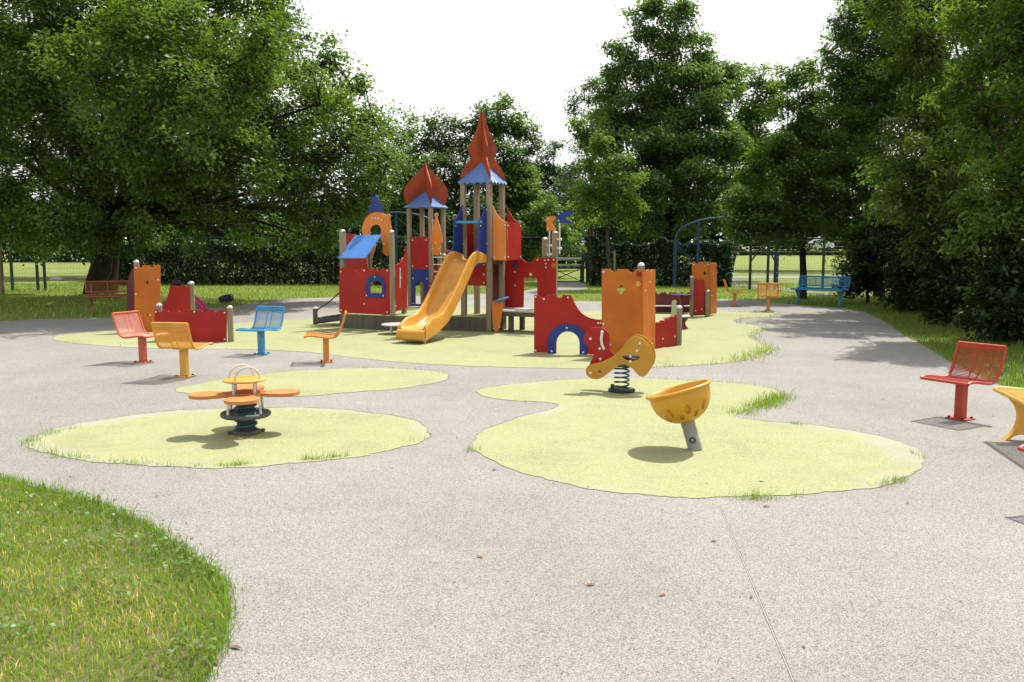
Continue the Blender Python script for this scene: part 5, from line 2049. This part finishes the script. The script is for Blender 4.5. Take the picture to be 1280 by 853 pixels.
tree('broad_tree', 'tallest tree, broad green crown with upright sprays behind the sapling', (7.6, 42.0), 0.3, tuple(PY(838, 285, 42)),
     [lob(830, 70, 38, 42, 45), lob(815, 130, 62, 42), lob(870, 120, 52, 42), lob(780, 150, 48, 42), lob(840, 190, 72, 41), lob(895, 180, 48, 41), lob(770, 215, 45, 41), lob(800, 250, 50, 40),
      lob(870, 245, 55, 40), lob(910, 235, 38, 40), lob(755, 120, 22, 43, 34), lob(742, 165, 20, 43, 30), lob(822, 22, 9, 42, 30), lob(845, 25, 11, 42, 26), lob(862, 45, 10, 42, 24), lob(805, 45, 9, 42, 24),
      lob(765, 85, 10, 42, 26), lob(785, 80, 12, 42, 28), lob(895, 110, 12, 42, 28), lob(915, 120, 10, 42, 30), lob(880, 75, 14, 42, 24), lob(735, 255, 30, 41), lob(818, 5, 5, 42, 16), lob(925, 175, 16, 41, 30), lob(850, 8, 4, 42, 14), lob(800, 25, 4, 42, 14), lob(772, 62, 5, 42, 14), lob(908, 90, 5, 42, 14)],
     leaf=0.2, spread=0.52, dens=0.6, per=44, mat=LINDEN, bk=DARKBARK, bumpy=0.28, up=0.3, droop=-0.4)
tree('birch_tree', 'drooping grey-green birch at the left shoulder of the tallest tree', (4.2, 47), 0.16, tuple(PY(740, 200, 47)),
     [lob(735, 130, 18, 47, 26), lob(724, 165, 14, 47, 28), lob(745, 105, 16, 47, 22), lob(730, 215, 22, 47, 40), lob(718, 130, 7, 47, 18)],
     leaf=0.15, spread=0.5, dens=0.4, per=40, mat=GREYG, bumpy=0.3, droop=1.0)
tree('dense_tree', 'mid-green tree between the tallest tree and the right-hand pear tree', (10.6, 44), 0.2, tuple(PY(930, 270, 44)),
     [lob(940, 150, 34, 44, 50), lob(965, 120, 26, 44, 34), lob(925, 200, 38, 43), lob(965, 190, 40, 43), lob(945, 250, 50, 42), lob(930, 105, 12, 44, 24), lob(950, 95, 10, 44, 20)],
     leaf=0.2, spread=0.5, dens=0.56, per=42, mat=MAPLE, bumpy=0.3)
tree('pear_tree', 'bushy-crowned tree on a straight dark trunk behind the blue bench', (G(1003, 384).x * 1.14, G(1003, 384).y * 1.14), 0.11, tuple(PY(1003, 290, 28.3)),
     [lob(1000, 130, 38, 28.5, 50), lob(975, 190, 45, 28), lob(1030, 180, 45, 29), lob(1000, 230, 55, 28), lob(960, 245, 36, 27.5), lob(1035, 235, 40, 28), lob(985, 275, 44, 27.5, 26), lob(940, 270, 28, 27), lob(928, 245, 24, 27.5), lob(930, 290, 18, 27), lob(960, 285, 26, 27), lob(975, 290, 22, 27.5), lob(1005, 285, 26, 28), lob(915, 268, 12, 27),
      lob(1030, 272, 28, 29, 12), lob(985, 90, 12, 28, 22), lob(1012, 90, 12, 28.5, 22), lob(955, 200, 20, 28, 28), lob(925, 285, 12, 27)],
     leaf=0.14, spread=0.36, dens=0.55, per=40, mat=PEAR, bk=DARKBARK, bumpy=0.28)
tree('tall_tree', 'tall light-topped tree right of the pear tree, over the shaded path', (12.3, 29.5), 0.17, tuple(PY(1085, 250, 29.5)),
     [lob(1075, 60, 45, 30.5, 60), lob(1045, 130, 42, 30.5, 55), lob(1095, 140, 55, 29.5), lob(1065, 210, 55, 29.0), lob(1110, 220, 55, 28.5), lob(1060, 30, 22, 30.5, 35), lob(1080, 285, 55, 28.5, 40), lob(1045, 265, 30, 29.0),
      lob(1040, 85, 20, 30.5, 30), lob(1100, -10, 50, 30.5), lob(1060, 325, 24, 29.0)],
     leaf=0.14, spread=0.38, dens=0.5, per=40, mat=LINDEN, bk=DARKBARK, bumpy=0.28)
tree('cherry_tree', 'long-leaved tree with drooping sprays, its trunk showing in the right-hand thicket', (10.2, 20.0), 0.13, tuple(PY(1192, 250, 20)),
     [lob(1150, 60, 60, 21, 70), lob(1190, 130, 60, 20), lob(1140, 160, 50, 20.5), lob(1180, 220, 65, 19.5), lob(1140, 260, 50, 20), lob(1220, 260, 55, 19), lob(1170, 310, 45, 19.5), lob(1160, -30, 70, 21), lob(1128, 215, 34, 20.5)],
     leaf=0.17, spread=0.36, dens=0.46, per=38, mat=CHERRY, bk=BARK, aspect=0.36, bumpy=0.28, droop=0.9)
tree('cherry_tree', 'nearest right-hand tree with yellow-green sunlit top leaves, cut by the frame', (10.4, 15.6), 0.15, tuple(PY(1290, 230, 15.6)),
     [lob(1240, 50, 70, 17, 80), lob(1290, 130, 75, 16), lob(1235, 160, 60, 16.5), lob(1265, 240, 65, 15.5), lob(1225, 270, 50, 16), lob(1300, 300, 60, 15), lob(1250, -50, 90, 17), lob(1330, 30, 90, 16), lob(1360, 190, 80, 15),
      lob(1210, 100, 40, 17)],
     leaf=0.15, spread=0.32, dens=0.42, per=38, mat=MAPLE, bk=BARK, aspect=0.4, bumpy=0.28, droop=0.8)
tree('tall_tree', 'large dark tree filling the gap behind the right-hand cherry trees', (14.5, 24), 0.2, tuple(PY(1240, 200, 24)),
     [lob(1200, 40, 90, 28), lob(1150, 120, 80, 30), lob(1240, 140, 90, 24), lob(1180, 220, 80, 24), lob(1270, 240, 90, 23), lob(1110, 80, 60, 32), lob(1200, -60, 100, 25), lob(1330, 100, 110, 23), lob(1130, 20, 40, 31, 60), lob(1105, 300, 55, 27, 50), lob(1170, 320, 60, 24, 50), lob(1245, 330, 70, 21.5, 60), lob(1310, 340, 80, 19.5, 60)],
     leaf=0.2, spread=0.5, dens=0.6, per=44, mat=LINDEN, bk=DARKBARK)
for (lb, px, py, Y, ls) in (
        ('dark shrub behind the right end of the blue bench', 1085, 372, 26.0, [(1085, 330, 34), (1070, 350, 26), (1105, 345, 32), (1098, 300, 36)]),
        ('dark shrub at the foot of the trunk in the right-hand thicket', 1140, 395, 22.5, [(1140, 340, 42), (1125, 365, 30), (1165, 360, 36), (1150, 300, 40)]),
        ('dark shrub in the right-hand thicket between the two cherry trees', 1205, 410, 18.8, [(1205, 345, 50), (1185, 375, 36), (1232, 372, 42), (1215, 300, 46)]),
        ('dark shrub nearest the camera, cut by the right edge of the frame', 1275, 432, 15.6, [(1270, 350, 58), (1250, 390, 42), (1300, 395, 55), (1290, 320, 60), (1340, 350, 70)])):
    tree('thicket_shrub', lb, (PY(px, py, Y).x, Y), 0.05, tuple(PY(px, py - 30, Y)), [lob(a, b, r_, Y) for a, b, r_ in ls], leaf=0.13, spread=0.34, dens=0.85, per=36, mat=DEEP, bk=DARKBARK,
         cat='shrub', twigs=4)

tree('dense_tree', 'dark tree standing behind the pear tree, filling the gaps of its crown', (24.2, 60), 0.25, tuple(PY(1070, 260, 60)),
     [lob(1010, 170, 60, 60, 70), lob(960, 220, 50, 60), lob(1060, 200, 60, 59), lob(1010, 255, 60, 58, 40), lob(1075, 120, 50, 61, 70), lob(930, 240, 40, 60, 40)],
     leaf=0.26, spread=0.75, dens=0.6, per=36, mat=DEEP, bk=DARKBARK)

# ------------------------------------------------------------------ hedges
hedge('laurel_hedge', 'long clipped laurel hedge running from the oak to behind the castle', tuple(PY(150, 350, 38.3))[:2], tuple(PY(590, 350, 38.3))[:2], 1.3, 1.82)
hedge('laurel_hedge', 'shorter clipped laurel hedge right of the gate, behind the orange turret', tuple(PY(738, 350, 37.2))[:2], tuple(PY(912, 350, 36.6))[:2], 1.6, 1.84)
hedge('far_hedge', 'low dark hedge at the far edge of the lawn beyond the blue bench', (14, 113.5), (62, 113.5), 3, 0.9, FARGREEN, 0.4, 60, wav=0.12)
hedge('far_hedge', 'tall dark hedge beyond the lawn at far left under the oak', (-62, 88), (-17, 88), 4, 5.2, FARGREEN, 0.45, 50, wav=0.12)
hedge('far_hedge', 'dark tangled hedge behind the green gate', (-3, 66), (12, 66), 4, 4.2, DEEP, 0.3, 90, wav=0.12)
# far wood as one mass
n = 60000
X = rng.uniform(-110, 110, n)
Y = rng.uniform(138, 150, n)
top = 7.5 + 2.2 * np.sin(X * 0.21) + 1.5 * np.sin(X * 0.53 + 1) + 0.8 * np.sin(X * 1.3)
Z = 0.8 + top * rng.random(n) ** 0.8
P = np.stack([X, Y, Z], 1)
o = quads_mesh('far_wood', leaf_quads(P, np.tile(np.array([[0, -1.0, 0]]), (n, 1)), 0.95, 0.7), n, FARGREEN, np.clip(rng.normal(0.45, 0.22, n), 0, 1))
o['kind'] = 'stuff'
o['label'] = 'far dark wood closing the view beyond the lawns'

# ------------------------------------------------------------------ fences, gate, arched frames
def wire_fence(label, pts_px, Yb, h, braces=(), rail_only=False, posts_px=()):
    base = PY(posts_px[0], 360, Yb)
    root = thing('wire_fence', label, 'fence', (base.x, Yb, 0))
    x0, x1 = pts_px
    a, b = PY(x0, 350, Yb), PY(x1, 350, Yb)
    mb = MB()
    L = b.x - a.x
    n = int(L / 0.055)
    for i in range(n + 1):
        x = a.x + L * i / n
        mb.tube([(x, Yb, 0.03), (x, Yb, h)], 0.0028, 3, caps=False)
    for k in range(int(h / 0.2) + 1):
        z = min(0.04 + k * 0.2, h)
        for dy in (-0.006, 0.006):
            mb.tube([(a.x, Yb + dy, z), (b.x, Yb + dy, z)], 0.0035, 3, caps=False)
    mb.build('mesh_panel', FENCE_GREEN, root)
    mb = MB()
    mb.tube([(a.x, Yb, h + 0.02), (b.x, Yb, h + 0.02)], 0.022, 8)
    mb.build('top_rail', FENCE_GREEN, root)
    for px in posts_px:
        p = PY(px, 350, Yb)
        mb = MB()
        mb.box((p.x, Yb - 0.05, h / 2 - 0.1), (0.09, 0.07, h + 0.3))
        mb.build('post', FENCE_GREEN, root, bevel=0.006)
    for (pa, za, pb, zb) in braces:
        p, q = PY(pa, 350, Yb), PY(pb, 350, Yb)
        mb = MB()
        mb.beam((p.x, Yb - 0.05, za), (q.x, Yb - 0.05, zb), 0.05, 0.05)
        mb.build('brace', FENCE_GREEN, root)
    return root


wire_fence('green wire mesh fence with an angled brace at far left before the lawn', (-120, 122), 33.2, 1.9, [(20, 1.75, 47, 1.05)], posts_px=(16, 48, 57, -60))
wire_fence('dark wire fence rising behind the long laurel hedge', (190, 700), 40.4, 2.02, posts_px=(210, 265, 318, 331, 420, 480, 560, 640))
wire_fence('green wire mesh fence with braced posts behind the far orange chairs', (912, 1110), 34.0, 1.95, [(938, 1.1, 953, 1.75), (956, 1.75, 967, 1.1)], posts_px=(937, 959, 968, 1028, 1080))

gy = G(712, 353.5).y
gate = thing('park_gate', 'dark green cross-braced gate with pale green top rails beside the castle', 'gate', (PY(712, 353, gy).x, gy, 0))
gx0, gx1 = PY(688, 340, gy).x, PY(726, 340, gy).x
mb = MB()
for (z, r_) in ((1.06, 0.075), (0.78, 0.06)):
    mb.tube([(gx0, gy + 0.12, z), (gx1 + 0.15, gy + 0.12, z)], r_, 12)
mb.build('top_rail', PALE_GREEN, gate, smooth=40)
mb = MB()
for z in (0.06, 0.66):
    mb.beam((gx0, gy, z), (gx1, gy, z), 0.05, 0.05)
w2 = (gx1 - gx0)
mb.beam((gx0 + w2 * 0.05, gy, 0.08), (gx1, gy, 0.64), 0.035, 0.035)
mb.beam((gx0 + w2 * 0.05, gy - 0.04, 0.64), (gx1, gy - 0.04, 0.08), 0.035, 0.035)
for x in (gx0, gx1):
    mb.box((x, gy, 0.4), (0.06, 0.06, 0.8))
mb.build('gate_frame', FENCE_GREEN, gate)
for k, px in enumerate((728.5, 734)):
    mb = MB()
    p = PY(px, 350, gy - 0.3 * k)
    mb.box((p.x, gy - 0.3 * k, 0.64), (0.12, 0.12, 1.28))
    mb.build('gate_post', FENCE_GREEN, gate, bevel=0.01)


def arched_frame(label, px0, px1, pytop, Y, pspring, pstrut):
    a, b = PY(px0, pspring, Y), PY(px1, pspring, Y)
    cx_ = (a.x + b.x) / 2
    zt = PY(px0, pytop, Y).z
    zs = a.z
    rx = (b.x - a.x) / 2
    root = thing('arched_frame', label, 'metal frame', (cx_, Y, 0))
    pts = [(cx_ + rx * math.cos(t), Y, zs + (zt - zs) * math.sin(t) ** 0.9) for t in np.linspace(math.pi, 0, 26)]
    mb = MB()
    mb.tube(pts, 0.045, 10)
    mb.build('arch', FRAME_BLUE, root, smooth=60)
    for x in (a.x, b.x):
        mb = MB()
        mb.box((x, Y, zs / 2), (0.13, 0.13, zs))
        mb.build('post', FRAME_BLUE, root, bevel=0.01)
    mb = MB()
    xs_ = PY(pstrut, 300, Y).x
    ztop_ = zs + (zt - zs) * math.sqrt(max(0, 1 - ((xs_ - cx_) / rx) ** 2)) ** 0.9
    mb.box((xs_, Y + 0.02, (ztop_ - 0.06 + 0.7) / 2), (0.1, 0.06, ztop_ - 0.06 - 0.7))
    mb.beam((a.x + 0.05, Y, zs - 0.12), ((b.x if pytop < 270 else cx_) - 0.05, Y, zs - 0.12), 0.045, 0.045)
    for s in ((-1, 1) if pytop < 270 else (-1,)):
        mb.beam((cx_ + s * rx * 0.95, Y + 0.06, zs - 0.2), (cx_ + s * rx * 0.62, Y + 0.06, zs - 0.85), 0.05, 0.05)
        if pytop < 270:
            mb.beam((cx_, Y + 0.06, zt - 0.2), (cx_ + s * rx * 0.6, Y + 0.06, zs - 0.1), 0.04, 0.04)
    mb.build('strut', FRAME_BLUE, root)
    return root


arched_frame('blue arched metal frame standing before the right-hand hedge', 844, 972, 272, 35.4, 301, 873)
arched_frame('blue arched metal frame behind the lean-to roof and small onion tower', 436, 556, 266, 36.6, 298, 495)

# posts
p = PY(174.5, 300, 44)
mb = MB()
mb.box((p.x, 44, 1.87), (0.2, 0.2, 3.74))
o = mb.build('pale_post', CONCRETE, None, bevel=0.02)
tag(o, 'pale square post showing through the gap under the oak crown', 'post')
p = PY(0, 340, 30.5)
mb = MB()
mb.box((p.x, 30.5, 0.86), (0.16, 0.16, 1.72))
o = mb.build('wooden_post', WOOD, None, bevel=0.01)
tag(o, 'brown wooden post at the very left edge beside the wire fence', 'post')
# stake of the sapling
p = G(764, 363)
mb = MB()
mb.cyl((p.x + 0.1, p.y - 0.1, 0), 0.035, 1.5, 10)
o = mb.build('tree_stake', WOOD, None, smooth=40)
tag(o, 'short wooden stake beside the slim young tree', 'stake')

# stone on the left lawn
p = G(71, 350.5)
bm = bmesh.new()
bmesh.ops.create_icosphere(bm, subdivisions=3, radius=1.0)
for v in bm.verts:
    v.co *= 1 + 0.16 * math.sin(v.co.x * 5 + 1) * math.cos(v.co.y * 4) + 0.06 * math.sin(v.co.z * 11)
    v.co = Vector((v.co.x * 0.32, v.co.y * 0.2, max(v.co.z, -0.3) * 0.15))
me = bpy.data.meshes.new('boulder')
bm.to_mesh(me)
bm.free()
me.shade_smooth()
me.materials.append(CONCRETE)
o = bpy.data.objects.new('boulder', me)
o.location = (p.x, p.y, 0.03)
COL.objects.link(o)
tag(o, 'pale stone lying on the far left lawn beyond the wire fence', 'stone')

# ------------------------------------------------------------------ person sitting behind the left fort, and belongings
SKIN = plastic('skin', (0.46, 0.27, 0.19), 0.5, 0.05, 0.02)
PINK = plastic('pink_cloth', (0.55, 0.04, 0.14), 0.85)
SHIRT = plastic('dark_red_cloth', (0.16, 0.02, 0.03), 0.85)
HAIR = plastic('dark_hair', (0.012, 0.009, 0.008), 0.5)
NAVY = plastic('navy_cloth', (0.02, 0.025, 0.06), 0.8)
Yp = 22.0
hx_ = PY(219, 350, Yp).x
px0 = hx_ - 0.02
joints = {'pelvis': (0.0, 0, 0.13, .15), 'waist': (0.0, 0, 0.30, .125), 'chest': (0.03, 0, 0.50, .14), 'neck': (0.05, 0, 0.63, .055), 'head': (0.07, 0, 0.72, .085), 'crown': (0.06, 0, 0.80, .085)}
for s, nm in ((-1, 'l'), (1, 'r')):
    joints.update({'hip' + nm: (0.08, s * 0.09, 0.13, .095), 'knee' + nm: (0.50, s * 0.10, 0.40, .062), 'ankle' + nm: (0.78, s * 0.10, 0.07, .042), 'toe' + nm: (0.93, s * 0.11, 0.045, .035),
                   'sh' + nm: (0.03, s * 0.17, 0.56, .06), 'elb' + nm: (0.20, s * 0.21, 0.36, .042), 'wri' + nm: (0.42, s * 0.13, 0.42, .028), 'hand' + nm: (0.49, s * 0.11, 0.46, .03)})
edges = [('pelvis', 'waist'), ('waist', 'chest'), ('chest', 'neck'), ('neck', 'head'), ('head', 'crown')]
for nm in 'lr':
    edges += [('pelvis', 'hip' + nm), ('hip' + nm, 'knee' + nm), ('knee' + nm, 'ankle' + nm), ('ankle' + nm, 'toe' + nm), ('chest', 'sh' + nm), ('sh' + nm, 'elb' + nm), ('elb' + nm, 'wri' + nm),
              ('wri' + nm, 'hand' + nm)]
names = list(joints)
me = bpy.data.meshes.new('person_frame')
me.from_pydata([joints[k][:3] for k in names], [(names.index(a), names.index(b)) for a, b in edges], [])
tmp = bpy.data.objects.new('person_frame', me)
COL.objects.link(tmp)
tmp.modifiers.new('skin', 'SKIN')
for i, k in enumerate(names):
    me.skin_vertices[0].data[i].radius = (joints[k][3], joints[k][3])
me.skin_vertices[0].data[0].use_root = True
sb = tmp.modifiers.new('sub', 'SUBSURF')
sb.levels = 2
sb.render_levels = 2
dg = bpy.context.evaluated_depsgraph_get()
body = bpy.data.meshes.new_from_object(tmp.evaluated_get(dg))
bpy.data.objects.remove(tmp)
body.name = 'body'
body.materials.clear()
for m in (SKIN, PINK, SHIRT, BLACK):
    body.materials.append(m)
for p in body.polygons:
    c = p.center
    mi = 0
    if c.x > 0.72 and c.z < 0.1:
        mi = 3
    elif c.x > 0.06 and abs(c.y) < 0.19 and c.z < 0.47 and not (c.x > 0.30 and c.z > 0.45):
        mi = 1
    elif c.z < 0.24:
        mi = 1
    elif c.z < 0.60 and c.x < 0.24:
        mi = 2
    p.material_index = mi
    p.use_smooth = True
pr = thing('person', 'dark-haired person in pink trousers sitting on the ground behind the red fort panel', 'person', (px0, Yp, 0))
o = bpy.data.objects.new('body', body)
COL.objects.link(o)
o.parent = pr
mb = MB()
mb.ball((px0 + 0.05, Yp, 0.785), 0.115, 10, 0, 1.05)
mb.ball((px0 - 0.03, Yp, 0.70), 0.085, 8, 0, 1.3)
mb.build('hair', HAIR, pr, smooth=80)
p = G(283, 378.5)
bag = thing('backpack', 'dark backpack lying on the grass right of the seated person', 'bag', (p.x, p.y, 0))
bm = bmesh.new()
bmesh.ops.create_cube(bm, size=1)
bmesh.ops.subdivide_edges(bm, edges=bm.edges, cuts=3, use_grid_fill=True)
for v in bm.verts:
    l = max(abs(v.co.x), abs(v.co.y), abs(v.co.z)) * 2
    v.co = v.co.lerp(v.co.normalized() * 0.5 * l, 0.55)
    v.co = Vector((v.co.x * 0.44, v.co.y * 0.3, v.co.z * 0.24))
bmesh.ops.rotate(bm, verts=bm.verts, matrix=Matrix.Rotation(R(-14), 3, 'Y'))
me = bpy.data.meshes.new('bag_body')
bm.to_mesh(me)
bm.free()
me.shade_smooth()
me.materials.append(NAVY)
o = bpy.data.objects.new('bag_body', me)
o.location = (0, 0, 0.12)
COL.objects.link(o)
o.parent = bag
mb = MB()
mb.tube([(p.x - 0.15, p.y - 0.14, 0.16), (p.x, p.y - 0.2, 0.12), (p.x + 0.14, p.y - 0.15, 0.22)], 0.016, 6)
mb.build('strap', GREY, bag, smooth=60)

# ------------------------------------------------------------------ car far beyond
Yc = 128.0
xc = PY(1022, 308, Yc).x
zc0 = 0.888
car = thing('parked_car', 'pale car parked far beyond the lawn, glimpsed under the pear tree', 'car', (xc, Yc, zc0))
PAINT = plastic('pale_car_paint', (0.62, 0.66, 0.70), 0.2, 0.03, 0.03, spec=0.6)
GLASS = plastic('dark_car_glass', (0.05, 0.09, 0.11), 0.06, 0.03, 0.0, spec=0.9)
mb = MB()
side = spline([(-2.1, 0.35), (-2.12, 0.7), (-1.9, 0.92), (-1.2, 0.98), (-0.4, 1.45), (0.7, 1.47), (1.5, 1.05), (2.05, 0.95), (2.12, 0.5), (2.0, 0.3)], 4) + [(1.0, 0.26), (-1.2, 0.26)]
mb.prism([side], lambda a, b, w_: Vector((xc + a, Yc - 0.85 + w_, zc0 + b)), 1.7)
mb.build('car_body', PAINT, car, smooth=30, bevel=0.05)
mb = MB()
mb.prism([[(-1.0, 0.98), (-0.36, 1.38), (0.62, 1.40), (1.25, 1.04)]], lambda a, b, w_: Vector((xc + a, Yc - 0.87 + w_, zc0 + b)), 0.012)
mb.build('side_window', GLASS, car)
for xx in (-1.3, 1.3):
    mb = MB()
    mb.cyl((xc + xx, Yc - 0.88, zc0 + 0.31), 0.31, 0.2, 20, 0, axis=(0, 1, 0), bev=0.03)
    mb.build('wheel', BLACK, car, smooth=40)

# ------------------------------------------------------------------ fallen leaves on the pavement
DRY = plastic('dry_leaf', (0.26, 0.13, 0.055), 0.8)
lvs = [(295, 811, 0.055, 'curled orange dry leaf on the pavement, uppermost of the two by the lawn corner'), (270, 829, 0.06, 'orange-brown dry leaf half in the grass at the lawn corner'),
       (233, 668, 0.045, 'small orange leaf caught on the upper lawn edge'), (251, 695, 0.045, 'small orange leaf on the lawn edge below another'), (618, 588, 0.05, 'reddish leaf lying at the left rim of the large lime surface'),
       (738, 732, 0.05, 'pale brown leaf alone in the middle of the pavement'), (600, 697, 0.045, 'small dry leaf left of the pale brown leaf in mid-pavement'), (939, 747, 0.035, 'dark leaf scrap beside the pavement joint'),
       (828, 745, 0.04, 'thin dark twig-like leaf left of the pavement joint'), (958, 634, 0.05, 'dark twig-like leaf near the top of the pavement joint'), (1201, 752, 0.022, 'tiny dark crumb of leaf on the right of the pavement')]
for i, (a, b, s, lb) in enumerate(lvs):
    p = G(a, b)
    s *= 0.68
    mb = MB()
    an = random.uniform(0, 6.28)
    vs, fs = [], []
    for k in range(7):
        t = k / 6
        wdt = math.sin(math.pi * min(1, t * 0.9 + 0.08)) * 0.30 * s
        z = 0.0035 + 0.16 * s * (t - 0.4) ** 2 * 2
        for sgn in (-1, 0, 1):
            vs.append(Vector((t * s * 1.6 - 0.8 * s, sgn * wdt, z + abs(sgn) * wdt * 0.5)))
    for k in range(6):
        for j in range(2):
            fs.append((k * 3 + j, k * 3 + j + 1, k * 3 + 4 + j, k * 3 + 3 + j))
    zoff = 0.06 if i in (2, 3) else 0.0
    M = Matrix.Rotation(an, 3, 'Z')
    mb.add([M @ v for v in vs], fs)
    o = mb.build('fallen_leaf', DRY, None, smooth=60)
    o.location = (p.x, p.y, zoff)
    tag(o, lb, 'leaf', 'fallen leaves')

# crumbs of dry leaf and bark scattered over the pavement
n = 900
X, Y = rng.uniform(-6, 6, n), 3.2 + rng.gamma(1.6, 3.2, n)
ok = inside(X, Y, pvn) & ~inside(X, Y, lp) & (Y < 22)
X, Y = X[ok], Y[ok]
n = len(X)
P = np.stack([X, Y, np.full(n, 0.006)], 1)
LITTER = leafmat('leaf_crumbs', (0.05, 0.04, 0.03), (0.22, 0.16, 0.10), 0.0, 0.0)
vq = leaf_quads(P, np.zeros_like(P), rng.gamma(2.0, 0.006, n), 0.5, up=3.0, rnd=0.25, droop=0)
vq[:, 2] = np.maximum(vq[:, 2], 0.0048)
o = quads_mesh('leaf_litter', vq, n, LITTER, rng.random(n))
o['kind'] = 'stuff'
